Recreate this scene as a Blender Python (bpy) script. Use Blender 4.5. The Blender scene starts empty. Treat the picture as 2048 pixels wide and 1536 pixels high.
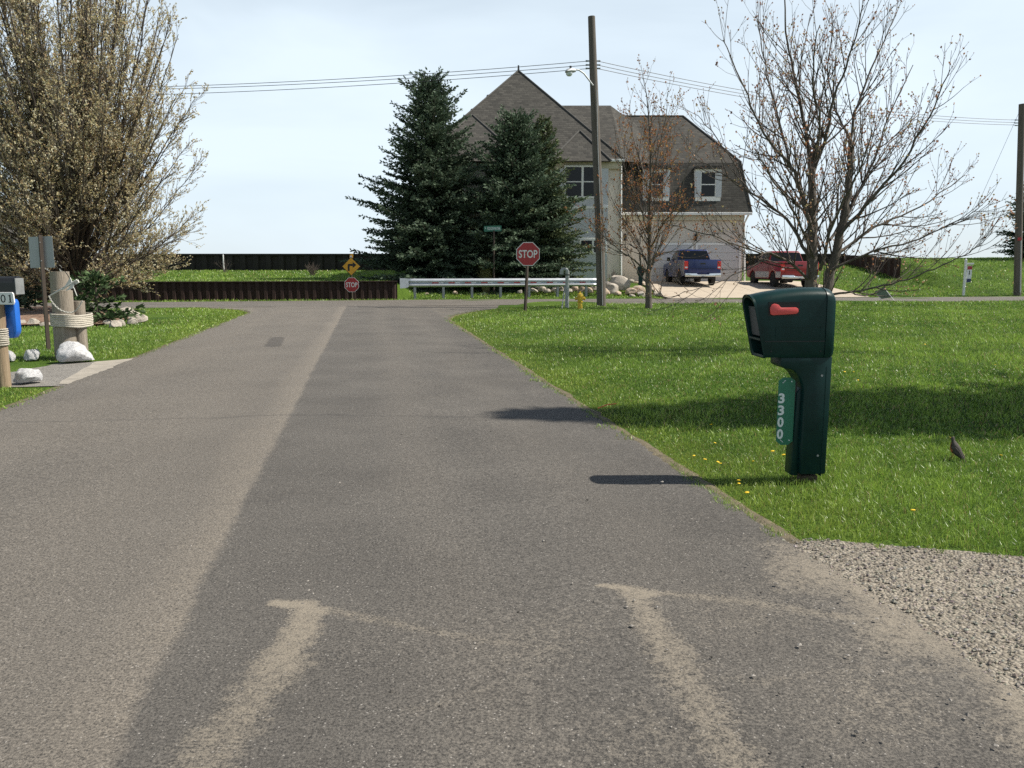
import bpy, bmesh, math, random
import numpy as np
from mathutils import Vector, Matrix, noise

random.seed(7)
RNG = np.random.default_rng(11)
R = math.radians
scene = bpy.context.scene
C = scene.collection

# ------------------------------------------------------------------ camera
CAM_H, PITCH, FOC = 1.45, R(8.0), 1657.0          # eye height, tilt down, focal length in photo pixels
cam_data = bpy.data.cameras.new('camera')
cam_data.sensor_width = 36.0
cam_data.lens = FOC * 36.0 / 2048.0
cam_data.clip_start = 0.05
cam_data.clip_end = 20000
cam = bpy.data.objects.new('camera', cam_data)
C.objects.link(cam)
cam.location = (0, 0, CAM_H)
cam.rotation_euler = (R(90) - PITCH, 0, 0)
scene.camera = cam

# ------------------------------------------------------------------ sky and sun
SUN_EL, SUN_AZ = R(50.5), R(87.5)                  # azimuth clockwise from +Y
world = bpy.data.worlds.new('World')
scene.world = world
world.use_nodes = True
wn, wl = world.node_tree.nodes, world.node_tree.links
wn.clear()
sky = wn.new('ShaderNodeTexSky')
sky.sky_type = 'NISHITA'
sky.sun_disc = False
sky.sun_elevation = SUN_EL
sky.sun_rotation = SUN_AZ
sky.air_density = 1.0
sky.dust_density = 0.6
sky.ozone_density = 1.0
w_tc = wn.new('ShaderNodeTexCoord')
w_map = wn.new('ShaderNodeMapping')
w_map.inputs['Scale'].default_value = (1.0, 1.0, 3.6)
w_noise = wn.new('ShaderNodeTexNoise')
w_noise.inputs['Scale'].default_value = 1.7
w_noise.inputs['Detail'].default_value = 5
w_noise.inputs['Roughness'].default_value = 0.5
w_noise.inputs['Distortion'].default_value = 0.5
w_ramp = wn.new('ShaderNodeValToRGB')
w_ramp.color_ramp.elements[0].position = 0.30
w_ramp.color_ramp.elements[0].color = (0.64, 0.64, 0.64, 1)
w_ramp.color_ramp.elements[1].position = 0.66
w_ramp.color_ramp.elements[1].color = (0.92, 0.92, 0.92, 1)
w_mix = wn.new('ShaderNodeMix')
w_mix.data_type = 'RGBA'
w_mix.inputs[7].default_value = (11.4, 13.1, 14.4, 1)  # thin high cloud
w_bg = wn.new('ShaderNodeBackground')
w_bg.inputs['Strength'].default_value = 0.056
w_out = wn.new('ShaderNodeOutputWorld')
wl.new(w_tc.outputs['Generated'], w_map.inputs['Vector'])
wl.new(w_map.outputs['Vector'], w_noise.inputs['Vector'])
wl.new(w_noise.outputs['Fac'], w_ramp.inputs['Fac'])
w_sep = wn.new('ShaderNodeSeparateXYZ')
w_el = wn.new('ShaderNodeMapRange')                # a thin veil looks denser along the longer path near the horizon
w_el.inputs['From Min'].default_value = 0.26; w_el.inputs['From Max'].default_value = 0.66
w_el.inputs['To Min'].default_value = 1.0; w_el.inputs['To Max'].default_value = 0.02
w_mul = wn.new('ShaderNodeMath'); w_mul.operation = 'MULTIPLY'
wl.new(w_tc.outputs['Generated'], w_sep.inputs[0])
wl.new(w_sep.outputs['Z'], w_el.inputs['Value'])
wl.new(w_ramp.outputs['Color'], w_mul.inputs[0]); wl.new(w_el.outputs[0], w_mul.inputs[1])
wl.new(w_mul.outputs[0], w_mix.inputs[0])
wl.new(sky.outputs['Color'], w_mix.inputs[6])
wl.new(w_mix.outputs[2], w_bg.inputs['Color'])
wl.new(w_bg.outputs['Background'], w_out.inputs['Surface'])

sun_data = bpy.data.lights.new('sun', 'SUN')
sun_data.energy = 5.0
sun_data.angle = R(0.53)
sun_data.color = (1.0, 0.94, 0.84)
sun = bpy.data.objects.new('sun', sun_data)
C.objects.link(sun)
SUN_DIR = Vector((math.sin(SUN_AZ) * math.cos(SUN_EL), math.cos(SUN_AZ) * math.cos(SUN_EL), math.sin(SUN_EL)))
sun.rotation_euler = SUN_DIR.to_track_quat('Z', 'Y').to_euler()
sun.location = (20, 5, 30)

scene.view_settings.view_transform = 'Standard'
scene.view_settings.look = 'None'
scene.view_settings.exposure = 0.5
scene.view_settings.gamma = 1.0
scene.view_settings.use_curve_mapping = False
scene.cycles.use_denoising = False
scene.cycles.max_bounces = 6
scene.cycles.transparent_max_bounces = 8

# ------------------------------------------------------------------ measuring helpers
SP, CP = math.sin(PITCH), math.cos(PITCH)
def ray(u, v):
    a, b = (u - 1024) / FOC, (768 - v) / FOC
    return Vector((a, CP + SP * b, -SP + CP * b))
def at(u, v, D):
    """the world point at distance D (along Y) that a line of sight measured in the photograph meets"""
    d = ray(u, v)
    k = D / d.y
    return Vector((d.x * k, D, CAM_H + d.z * k))
def gp(u, v, z=0.0):
    d = ray(u, v)
    k = (z - CAM_H) / d.z
    return Vector((d.x * k, d.y * k, z))
YAW = R(9.87)                                      # the road runs this far off the Y axis
CY, SY = math.cos(YAW), math.sin(YAW)
def xy(s, t):                                      # road frame (s along, t to the side) -> world
    return (-s * SY + t * CY, s * CY + t * SY)
def st(x, y):
    return (-x * SY + y * CY, x * CY + y * SY)

# ------------------------------------------------------------------ object helpers
def tag(o, label=None, cat=None, group=None, kind=None):
    if label: o['label'] = label
    if cat: o['category'] = cat
    if group: o['group'] = group
    if kind: o['kind'] = kind
    return o
def empty(name, loc, rz=0, **kw):
    o = bpy.data.objects.new(name, None)
    o.empty_display_size = 0.2
    C.objects.link(o)
    o.location = loc
    o.rotation_euler = (0, 0, rz)
    return tag(o, **kw)
def link(name, me, parent=None, loc=(0, 0, 0), rot=(0, 0, 0), scale=(1, 1, 1)):
    o = bpy.data.objects.new(name, me)
    C.objects.link(o)
    o.location = loc
    o.rotation_euler = rot
    o.scale = scale
    if parent is not None: o.parent = parent
    return o

class MB:
    """collects shapes into one mesh"""
    def __init__(self): self.v, self.f = [], []
    def add(self, vs, fs):
        n = len(self.v)
        self.v += [tuple(p) for p in vs]
        self.f += [tuple(i + n for i in f) for f in fs]
        return self
    def box(self, x0, x1, y0, y1, z0, z1):
        vs = [(x0,y0,z0),(x1,y0,z0),(x1,y1,z0),(x0,y1,z0),(x0,y0,z1),(x1,y0,z1),(x1,y1,z1),(x0,y1,z1)]
        return self.add(vs, [(0,3,2,1),(4,5,6,7),(0,1,5,4),(1,2,6,5),(2,3,7,6),(3,0,4,7)])
    def tube(self, pts, rads, n=8, caps=True):
        pts = [Vector(p) for p in pts]
        if not hasattr(rads, '__len__'): rads = [rads] * len(pts)
        k = len(pts)
        ax = (pts[-1] - pts[0])
        if ax.length < 1e-6: ax = pts[1] - pts[0]
        ax.normalize()
        ref = Vector((0, 0, 1)) if abs(ax.z) < 0.8 else Vector((1, 0, 0))
        vs = []
        for i, p in enumerate(pts):
            t = (pts[min(i+1, k-1)] - pts[max(i-1, 0)]).normalized()
            u = t.cross(ref)
            if u.length < 1e-4: u = t.cross(Vector((0, 1, 0)))
            u.normalize()
            w = t.cross(u)
            for j in range(n):
                a = 2 * math.pi * j / n
                vs.append(p + (u * math.cos(a) + w * math.sin(a)) * rads[i])
        fs = []
        for i in range(k - 1):
            for j in range(n):
                j2 = (j + 1) % n
                fs.append((i*n+j, i*n+j2, (i+1)*n+j2, (i+1)*n+j))
        if caps:
            fs.append(tuple(range(n))[::-1]); fs.append(tuple((k-1)*n + j for j in range(n)))
        return self.add(vs, fs)
    def lathe(self, prof, n=20, c=(0, 0), caps=True):
        vs, fs = [], []
        for r, z in prof:
            for j in range(n):
                a = 2 * math.pi * j / n
                vs.append((c[0] + r * math.cos(a), c[1] + r * math.sin(a), z))
        for i in range(len(prof) - 1):
            for j in range(n):
                j2 = (j + 1) % n
                fs.append((i*n+j, i*n+j2, (i+1)*n+j2, (i+1)*n+j))
        if caps:
            fs.append(tuple(range(n))[::-1]); fs.append(tuple((len(prof)-1)*n + j for j in range(n)))
        return self.add(vs, fs)
    def prism(self, out, a0, a1, axis='y'):
        """a flat outline given in the two other axes, pushed from a0 to a1 along axis"""
        n = len(out)
        def P(p, a):
            return {'y': (p[0], a, p[1]), 'x': (a, p[0], p[1]), 'z': (p[0], p[1], a)}[axis]
        vs = [P(p, a0) for p in out] + [P(p, a1) for p in out]
        fs = [tuple(range(n)), tuple(range(2*n - 1, n - 1, -1))]
        for i in range(n):
            j = (i + 1) % n
            fs.append((i, i + n, j + n, j))
        return self.add(vs, fs)
    def rings(self, rs, closed_ends=True):
        n = len(rs[0])
        vs = [p for r in rs for p in r]
        fs = []
        for i in range(len(rs) - 1):
            for j in range(n):
                j2 = (j + 1) % n
                fs.append((i*n+j, i*n+j2, (i+1)*n+j2, (i+1)*n+j))
        if closed_ends:
            fs.append(tuple(range(n))[::-1]); fs.append(tuple((len(rs)-1)*n + j for j in range(n)))
        return self.add(vs, fs)
    def mesh(self, name, mat, org=(0, 0, 0), bevel=0, smooth=False, seg=2):
        me = bpy.data.meshes.new(name)
        o = Vector(org)
        me.from_pydata([Vector(p) - o for p in self.v], [], self.f)
        bm = bmesh.new(); bm.from_mesh(me)
        bmesh.ops.recalc_face_normals(bm, faces=bm.faces)
        if bevel:
            bmesh.ops.bevel(bm, geom=[e for e in bm.edges if e.is_manifold and e.calc_face_angle(0) > 0.5], offset=bevel, segments=seg,
                            profile=0.5, affect='EDGES', clamp_overlap=True)
        bm.to_mesh(me); bm.free()
        if smooth:
            for p in me.polygons: p.use_smooth = True
            try: me.set_sharp_from_angle(angle=R(38))
            except Exception: pass
        if mat is not None: me.materials.append(mat)
        return me
    def build(self, name, mat, parent=None, org=(0, 0, 0), **kw):
        return link(name, self.mesh(name, mat, org, **kw), parent)

def np_mesh(name, V, F, mat, col=None, smooth=False):
    """V (n,3), F (m,3 or 4) arrays -> mesh; col (n,3) point colour"""
    me = bpy.data.meshes.new(name)
    V = np.ascontiguousarray(V, dtype=np.float32); F = np.ascontiguousarray(F, dtype=np.int32)
    m, k = F.shape
    me.vertices.add(len(V)); me.vertices.foreach_set('co', V.ravel())
    me.loops.add(m * k); me.loops.foreach_set('vertex_index', F.ravel())
    me.polygons.add(m); me.polygons.foreach_set('loop_start', np.arange(0, m*k, k, dtype=np.int32))
    me.update(calc_edges=True)
    if col is not None:
        a = me.color_attributes.new('Col', 'FLOAT_COLOR', 'POINT')
        c4 = np.ones((len(V), 4), np.float32); c4[:, :3] = col
        a.data.foreach_set('color', c4.ravel())
    me.polygons.foreach_set('use_smooth', np.full(m, bool(smooth)))
    me.materials.append(mat)
    me.validate()
    return me

# ------------------------------------------------------------------ materials
def new_mat(name):
    m = bpy.data.materials.new(name)
    m.use_nodes = True
    return m, m.node_tree.nodes, m.node_tree.links, m.node_tree.nodes['Principled BSDF']
def rgb(c): return (c[0], c[1], c[2], 1)
def mat(name, col, rough=0.6, metal=0.0, var=0.18, scale=6.0, bump=0.0, bscale=60.0, col2=None, spec=0.5, stretch=None, coat=0.0):
    m, n, l, b = new_mat(name)
    b.inputs['Roughness'].default_value = rough
    b.inputs['Metallic'].default_value = metal
    b.inputs['Specular IOR Level'].default_value = spec
    if coat: b.inputs['Coat Weight'].default_value = coat; b.inputs['Coat Roughness'].default_value = 0.08
    tc = n.new('ShaderNodeTexCoord')
    mp = n.new('ShaderNodeMapping')
    if stretch: mp.inputs['Scale'].default_value = stretch
    l.new(tc.outputs['Object'], mp.inputs['Vector'])
    no = n.new('ShaderNodeTexNoise')
    no.inputs['Scale'].default_value = scale; no.inputs['Detail'].default_value = 6; no.inputs['Roughness'].default_value = 0.65
    l.new(mp.outputs['Vector'], no.inputs['Vector'])
    rp = n.new('ShaderNodeValToRGB')
    rp.color_ramp.elements[0].position = 0.3; rp.color_ramp.elements[1].position = 0.7
    c2 = col2 or [min(1, x * (1 + var)) for x in col]
    c1 = col if col2 else [x * (1 - var) for x in col]
    rp.color_ramp.elements[0].color = rgb(c1); rp.color_ramp.elements[1].color = rgb(c2)
    l.new(no.outputs['Fac'], rp.inputs['Fac'])
    l.new(rp.outputs['Color'], b.inputs['Base Color'])
    if bump:
        nb = n.new('ShaderNodeTexNoise')
        nb.inputs['Scale'].default_value = bscale; nb.inputs['Detail'].default_value = 4
        l.new(mp.outputs['Vector'], nb.inputs['Vector'])
        bp = n.new('ShaderNodeBump'); bp.inputs['Strength'].default_value = bump; bp.inputs['Distance'].default_value = 0.02
        l.new(nb.outputs['Fac'], bp.inputs['Height'])
        l.new(bp.outputs['Normal'], b.inputs['Normal'])
    return m
def leaf_mat(name, trans=0.3, rough=0.5, spec=0.4):
    m, n, l, b = new_mat(name)
    at_ = n.new('ShaderNodeAttribute'); at_.attribute_name = 'Col'
    b.inputs['Roughness'].default_value = rough
    b.inputs['Specular IOR Level'].default_value = spec
    l.new(at_.outputs['Color'], b.inputs['Base Color'])
    if trans:
        t = n.new('ShaderNodeBsdfTranslucent'); l.new(at_.outputs['Color'], t.inputs['Color'])
        mx = n.new('ShaderNodeMixShader'); mx.inputs[0].default_value = trans
        l.new(b.outputs[0], mx.inputs[1]); l.new(t.outputs[0], mx.inputs[2])
        l.new(mx.outputs[0], n['Material Output'].inputs['Surface'])
    return m

def grass_ground_mat():
    m, n, l, b = new_mat('lawn_soil_and_turf')
    b.inputs['Roughness'].default_value = 0.9; b.inputs['Specular IOR Level'].default_value = 0.15
    tc = n.new('ShaderNodeTexCoord')
    a = n.new('ShaderNodeTexNoise'); a.inputs['Scale'].default_value = 0.45; a.inputs['Detail'].default_value = 6
    l.new(tc.outputs['Object'], a.inputs['Vector'])
    r1 = n.new('ShaderNodeValToRGB')
    r1.color_ramp.elements[0].position = 0.35; r1.color_ramp.elements[0].color = (0.050, 0.105, 0.014, 1)
    r1.color_ramp.elements[1].position = 0.68; r1.color_ramp.elements[1].color = (0.110, 0.190, 0.026, 1)
    l.new(a.outputs['Fac'], r1.inputs['Fac'])
    f = n.new('ShaderNodeTexNoise'); f.inputs['Scale'].default_value = 42; f.inputs['Detail'].default_value = 4
    l.new(tc.outputs['Object'], f.inputs['Vector'])
    r2 = n.new('ShaderNodeValToRGB')
    r2.color_ramp.elements[0].position = 0.35; r2.color_ramp.elements[0].color = (0.45, 0.45, 0.42, 1)
    r2.color_ramp.elements[1].position = 0.7; r2.color_ramp.elements[1].color = (1.25, 1.2, 1.0, 1)
    l.new(f.outputs['Fac'], r2.inputs['Fac'])
    mx = n.new('ShaderNodeMix'); mx.data_type = 'RGBA'; mx.blend_type = 'MULTIPLY'; mx.inputs[0].default_value = 1
    l.new(r1.outputs['Color'], mx.inputs[6]); l.new(r2.outputs['Color'], mx.inputs[7])
    l.new(mx.outputs[2], b.inputs['Base Color'])
    bp = n.new('ShaderNodeBump'); bp.inputs['Strength'].default_value = 0.8; bp.inputs['Distance'].default_value = 0.05
    l.new(f.outputs['Fac'], bp.inputs['Height']); l.new(bp.outputs['Normal'], b.inputs['Normal'])
    return m

def asphalt_mat():
    m, n, l, b = new_mat('weathered_asphalt')
    b.inputs['Specular IOR Level'].default_value = 0.35
    tc = n.new('ShaderNodeTexCoord')
    at_ = n.new('ShaderNodeAttribute'); at_.attribute_name = 'Col'
    sep = n.new('ShaderNodeSeparateColor'); l.new(at_.outputs['Color'], sep.inputs[0])
    def noise_(scale, detail=4, rough=0.6):
        x = n.new('ShaderNodeTexNoise'); x.inputs['Scale'].default_value = scale; x.inputs['Detail'].default_value = detail
        x.inputs['Roughness'].default_value = rough
        l.new(tc.outputs['Object'], x.inputs['Vector']); return x.outputs['Fac']
    def math_(op, a, b_, clamp=False):
        x = n.new('ShaderNodeMath'); x.operation = op; x.use_clamp = clamp
        for i, q in enumerate((a, b_)):
            if isinstance(q, (int, float)): x.inputs[i].default_value = q
            else: l.new(q, x.inputs[i])
        return x.outputs[0]
    def mix_(f, a, b_, mode='MIX'):
        x = n.new('ShaderNodeMix'); x.data_type = 'RGBA'; x.blend_type = mode
        for i, q in ((0, f), (6, a), (7, b_)):
            if isinstance(q, (int, float)): x.inputs[i].default_value = q
            elif isinstance(q, tuple): x.inputs[i].default_value = q
            else: l.new(q, x.inputs[i])
        return x.outputs[2]
    def ramp_(f, p0, c0, p1, c1):
        x = n.new('ShaderNodeValToRGB'); e = x.color_ramp.elements
        e[0].position, e[1].position = p0, p1; e[0].color, e[1].color = c0, c1
        l.new(f, x.inputs['Fac']); return x.outputs['Color']
    big = noise_(0.8, 6)
    col = ramp_(big, 0.3, (0.072, 0.067, 0.061, 1), 0.72, (0.104, 0.097, 0.088, 1))
    col = mix_(math_('MULTIPLY', sep.outputs[1], 0.9), col, (0.168, 0.150, 0.128, 1))
    fine = noise_(88, 4, 0.8)
    mid = noise_(24, 4, 0.75)
    sp = ramp_(fine, 0.34, (0.30, 0.30, 0.30, 1), 0.66, (1.85, 1.82, 1.76, 1))
    col = mix_(1.0, col, sp, 'MULTIPLY')
    sp2 = ramp_(mid, 0.3, (0.80, 0.80, 0.80, 1), 0.7, (1.2, 1.2, 1.2, 1))
    col = mix_(1.0, col, sp2, 'MULTIPLY')
    vo = n.new('ShaderNodeTexVoronoi'); vo.inputs['Scale'].default_value = 105
    l.new(tc.outputs['Object'], vo.inputs['Vector'])
    pick = n.new('ShaderNodeSeparateColor'); l.new(vo.outputs['Color'], pick.inputs[0])
    spot = math_('MULTIPLY', math_('GREATER_THAN', pick.outputs[0], 0.955), math_('LESS_THAN', vo.outputs['Distance'], 0.36))
    col = mix_(math_('MULTIPLY', spot, 0.5), col, (0.48, 0.45, 0.41, 1))
    spotd = math_('MULTIPLY', math_('LESS_THAN', pick.outputs[1], 0.10), math_('LESS_THAN', vo.outputs['Distance'], 0.42))
    col = mix_(math_('MULTIPLY', spotd, 0.7), col, (0.025, 0.024, 0.023, 1))
    grain = math_('ADD', math_('MULTIPLY', math_('SUBTRACT', fine, 0.5), 2.4), math_('MULTIPLY', math_('SUBTRACT', mid, 0.5), 1.5))
    dusty = math_('SUBTRACT', math_('MULTIPLY', math_('ADD', sep.outputs[0], grain), 1.25), 0.10, True)
    sand = math_('MULTIPLY', dusty, math_('MULTIPLY', sep.outputs[0], 5.0, True))
    col = mix_(sand, col, (0.25, 0.217, 0.170, 1))
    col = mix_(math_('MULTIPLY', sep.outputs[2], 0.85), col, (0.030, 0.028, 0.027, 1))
    l.new(col, b.inputs['Base Color'])
    b.inputs['Roughness'].default_value = 0.82
    bp = n.new('ShaderNodeBump'); bp.inputs['Strength'].default_value = 0.8; bp.inputs['Distance'].default_value = 0.009
    l.new(math_('ADD', fine, math_('MULTIPLY', mid, 0.6)), bp.inputs['Height'])
    l.new(bp.outputs['Normal'], b.inputs['Normal'])
    return m

def gravel_mat(name, c1, c2, scale=55):
    m, n, l, b = new_mat(name)
    b.inputs['Roughness'].default_value = 0.95; b.inputs['Specular IOR Level'].default_value = 0.2
    tc = n.new('ShaderNodeTexCoord')
    vo = n.new('ShaderNodeTexVoronoi'); vo.inputs['Scale'].default_value = scale
    l.new(tc.outputs['Object'], vo.inputs['Vector'])
    rp = n.new('ShaderNodeValToRGB'); rp.color_ramp.elements[0].color = rgb(c1); rp.color_ramp.elements[1].color = rgb(c2)
    s = n.new('ShaderNodeSeparateColor'); l.new(vo.outputs['Color'], s.inputs[0]); l.new(s.outputs[0], rp.inputs['Fac'])
    no = n.new('ShaderNodeTexNoise'); no.inputs['Scale'].default_value = 2.0; no.inputs['Detail'].default_value = 5
    l.new(tc.outputs['Object'], no.inputs['Vector'])
    mx = n.new('ShaderNodeMix'); mx.data_type = 'RGBA'; mx.blend_type = 'MULTIPLY'; mx.inputs[0].default_value = 0.6
    l.new(rp.outputs['Color'], mx.inputs[6]); l.new(no.outputs['Color'], mx.inputs[7])
    g = n.new('ShaderNodeMix'); g.data_type = 'RGBA'; g.blend_type = 'MULTIPLY'; g.inputs[0].default_value = 1
    r2 = n.new('ShaderNodeValToRGB'); r2.color_ramp.elements[0].color = (0.75, 0.75, 0.75, 1); r2.color_ramp.elements[1].color = (1.2, 1.2, 1.2, 1)
    l.new(no.outputs['Fac'], r2.inputs['Fac']); l.new(rp.outputs['Color'], g.inputs[6]); l.new(r2.outputs['Color'], g.inputs[7])
    l.new(g.outputs[2], b.inputs['Base Color'])
    bp = n.new('ShaderNodeBump'); bp.inputs['Strength'].default_value = 1.0; bp.inputs['Distance'].default_value = 0.015; bp.invert = True
    l.new(vo.outputs['Distance'], bp.inputs['Height']); l.new(bp.outputs['Normal'], b.inputs['Normal'])
    return m

def shingle_mat():
    m, n, l, b = new_mat('roof_shingle')
    b.inputs['Roughness'].default_value = 0.95; b.inputs['Specular IOR Level'].default_value = 0.2
    tc = n.new('ShaderNodeTexCoord')
    mp = n.new('ShaderNodeMapping')
    l.new(tc.outputs['Object'], mp.inputs['Vector'])
    sx = n.new('ShaderNodeSeparateXYZ'); l.new(mp.outputs['Vector'], sx.inputs[0])
    cb = n.new('ShaderNodeCombineXYZ')
    ad = n.new('ShaderNodeMath'); ad.operation = 'ADD'; l.new(sx.outputs['X'], ad.inputs[0])
    sc = n.new('ShaderNodeMath'); sc.operation = 'MULTIPLY'; sc.inputs[1].default_value = 0.31; l.new(sx.outputs['Y'], sc.inputs[0])
    l.new(sc.outputs[0], ad.inputs[1])
    l.new(ad.outputs[0], cb.inputs['X']); l.new(sx.outputs['Z'], cb.inputs['Y'])
    br = n.new('ShaderNodeTexBrick')
    br.inputs['Color1'].default_value = (0.086, 0.083, 0.076, 1); br.inputs['Color2'].default_value = (0.050, 0.049, 0.046, 1)
    br.inputs['Mortar'].default_value = (0.052, 0.050, 0.047, 1)
    br.inputs['Scale'].default_value = 1.0; br.inputs['Mortar Size'].default_value = 0.016
    br.inputs['Brick Width'].default_value = 0.34; br.inputs['Row Height'].default_value = 0.135
    l.new(cb.outputs[0], br.inputs['Vector'])
    no = n.new('ShaderNodeTexNoise'); no.inputs['Scale'].default_value = 3.0; no.inputs['Detail'].default_value = 6
    l.new(tc.outputs['Object'], no.inputs['Vector'])
    r2 = n.new('ShaderNodeValToRGB'); r2.color_ramp.elements[0].color = (0.7, 0.7, 0.7, 1); r2.color_ramp.elements[1].color = (1.3, 1.27, 1.2, 1)
    l.new(no.outputs['Fac'], r2.inputs['Fac'])
    mx = n.new('ShaderNodeMix'); mx.data_type = 'RGBA'; mx.blend_type = 'MULTIPLY'; mx.inputs[0].default_value = 1
    l.new(br.outputs['Color'], mx.inputs[6]); l.new(r2.outputs['Color'], mx.inputs[7])
    l.new(mx.outputs[2], b.inputs['Base Color'])
    bp = n.new('ShaderNodeBump'); bp.inputs['Strength'].default_value = 0.6; bp.inputs['Distance'].default_value = 0.02
    l.new(br.outputs['Fac'], bp.inputs['Height']); bp.invert = True
    l.new(bp.outputs['Normal'], b.inputs['Normal'])
    return m

M = {}
M['turf'] = grass_ground_mat()
M['asphalt'] = asphalt_mat()
M['gravel'] = gravel_mat('crushed_gravel', (0.17, 0.15, 0.12), (0.34, 0.305, 0.25))
M['gravel_grey'] = gravel_mat('grey_gravel_drive', (0.16, 0.15, 0.135), (0.33, 0.31, 0.28), 70)
M['stone_bits'] = mat('gravel_stone', (0.20, 0.18, 0.15), 0.9, var=0.5, scale=25, col2=(0.48, 0.43, 0.36))
M['mulch'] = gravel_mat('mulch_bed', (0.10, 0.055, 0.035), (0.32, 0.22, 0.16), 14)
M['concrete'] = mat('pale_concrete', (0.42, 0.355, 0.275), 0.9, var=0.1, scale=1.5, bump=0.15, bscale=40)
M['gutter_concrete'] = mat('worn_concrete', (0.30, 0.27, 0.225), 0.9, var=0.2, scale=4, bump=0.2)
M['water'] = mat('lake_water', (0.05, 0.10, 0.12), 0.08, var=0.1, scale=0.2, bump=0.3, bscale=0.8)
M['grass'] = leaf_mat('grass_blade', 0.35, 0.42, 0.5)
M['leaf'] = leaf_mat('bud_and_leaf', 0.42, 0.6, 0.3)
M['needle'] = leaf_mat('spruce_needle', 0.12, 0.7, 0.15)
M['bark'] = mat('grey_bark', (0.105, 0.088, 0.072), 0.9, var=0.35, scale=9, bump=0.6, bscale=30, stretch=(1, 1, 0.3))
M['bark_dark'] = mat('dark_bark', (0.070, 0.055, 0.043), 0.9, var=0.3, scale=9, bump=0.5, bscale=30, stretch=(1, 1, 0.3))
M['twig'] = mat('twig', (0.085, 0.066, 0.055), 0.85, var=0.3, scale=3)
M['twig_pear'] = mat('pear_twig', (0.105, 0.088, 0.070), 0.85, var=0.3, scale=3)
M['pole_wood'] = mat('weathered_pole', (0.112, 0.097, 0.082), 0.9, var=0.3, scale=4, bump=0.5, bscale=25, stretch=(6, 6, 0.25))
M['piling_wood'] = mat('weathered_piling', (0.20, 0.168, 0.130), 0.9, scale=5, bump=0.8, bscale=20, stretch=(7, 7, 0.3), col2=(0.36, 0.31, 0.25))
M['post_wood'] = mat('brown_post', (0.20, 0.135, 0.080), 0.9, scale=5, bump=0.6, bscale=20, stretch=(7, 7, 0.3), col2=(0.34, 0.26, 0.17))
M['sign_post'] = mat('dark_sign_post', (0.055, 0.040, 0.030), 0.8, var=0.3, scale=6, stretch=(4, 4, 0.4))
M['rope'] = mat('pale_rope', (0.50, 0.46, 0.385), 0.95, var=0.22, scale=30, bump=0.8, bscale=120)
M['white_rock'] = mat('whitewashed_rock', (0.36, 0.36, 0.37), 0.9, scale=6, bump=0.9, bscale=26, col2=(0.66, 0.66, 0.66))
M['boulder'] = mat('pale_boulder', (0.24, 0.21, 0.175), 0.95, scale=3.5, bump=0.9, bscale=12, col2=(0.50, 0.45, 0.38))
M['boulder_warm'] = mat('tan_boulder', (0.30, 0.22, 0.155), 0.95, scale=3.0, bump=0.9, bscale=12, col2=(0.50, 0.41, 0.31))
M['galv'] = mat('galvanised_steel', (0.52, 0.55, 0.58), 0.42, 0.75, var=0.12, scale=5)
M['galv_post'] = mat('galvanised_post', (0.30, 0.31, 0.31), 0.6, 0.5, var=0.2, scale=6)
M['red_refl'] = mat('red_reflector', (0.42, 0.03, 0.03), 0.5)
M['white_refl'] = mat('white_reflector', (0.7, 0.7, 0.7), 0.5)
M['sign_red'] = mat('sign_red', (0.36, 0.022, 0.026), 0.45, var=0.06, scale=8)
M['sign_white'] = mat('sign_white', (0.72, 0.72, 0.72), 0.5, var=0.04)
M['sign_yellow'] = mat('sign_yellow', (0.66, 0.34, 0.02), 0.5, var=0.06)
M['sign_green'] = mat('sign_green', (0.010, 0.135, 0.080), 0.4, var=0.08)
M['sign_black'] = mat('sign_black', (0.012, 0.012, 0.012), 0.5)
M['sign_back'] = mat('aluminium_sign_back', (0.36, 0.37, 0.38), 0.55, 0.4, var=0.08, scale=3)
M['plate_digit'] = mat('reflective_digit', (0.62, 0.66, 0.66), 0.5, var=0.04)
M['mail_green'] = mat('dark_green_plastic', (0.0048, 0.025, 0.0235), 0.36, var=0.25, scale=7, bump=0.05, bscale=220, spec=0.20)
M['mail_inner'] = mat('box_inside', (0.010, 0.014, 0.014), 0.7)
M['mail_paper'] = mat('grey_inner_door', (0.055, 0.060, 0.060), 0.6)
M['flag_red'] = mat('flag_red', (0.62, 0.075, 0.07), 0.45, var=0.1, scale=9)
M['black_metal'] = mat('black_metal', (0.014, 0.015, 0.016), 0.45)
M['hydrant'] = mat('hydrant_yellow', (0.62, 0.42, 0.035), 0.5, var=0.14, scale=9, bump=0.1)
M['pipe_grey'] = mat('grey_pipe', (0.34, 0.36, 0.35), 0.55, 0.2, var=0.15, scale=8)
M['wire'] = mat('power_cable', (0.05, 0.05, 0.055), 0.6)
M['rust_pile'] = mat('rusty_sheet_pile', (0.020, 0.0105, 0.0085), 0.85, scale=5, bump=0.4, bscale=30, col2=(0.048, 0.021, 0.016), stretch=(1, 1, 0.3))
M['dark_pile'] = mat('black_sheet_pile', (0.014, 0.011, 0.010), 0.8, scale=3, bump=0.3, bscale=30, col2=(0.026, 0.020, 0.018), stretch=(1, 1, 0.3))
M['shingle'] = shingle_mat()
M['ridge'] = mat('ridge_cap', (0.076, 0.073, 0.067), 0.95, var=0.25, scale=8)
M['brick_wall'] = mat('pale_masonry', (0.58, 0.525, 0.455), 0.95, var=0.12, scale=10, bump=0.3, bscale=30)
M['stucco'] = mat('cream_stucco', (0.60, 0.535, 0.455), 0.95, var=0.08, scale=3, bump=0.1, bscale=60)
M['bay_panel'] = mat('pale_blue_panel', (0.50, 0.52, 0.54), 0.7, var=0.06, scale=3)
M['trim_white'] = mat('white_trim', (0.74, 0.74, 0.71), 0.6, var=0.05)
M['fascia'] = mat('cream_fascia', (0.48, 0.44, 0.33), 0.8, var=0.06)
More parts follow.
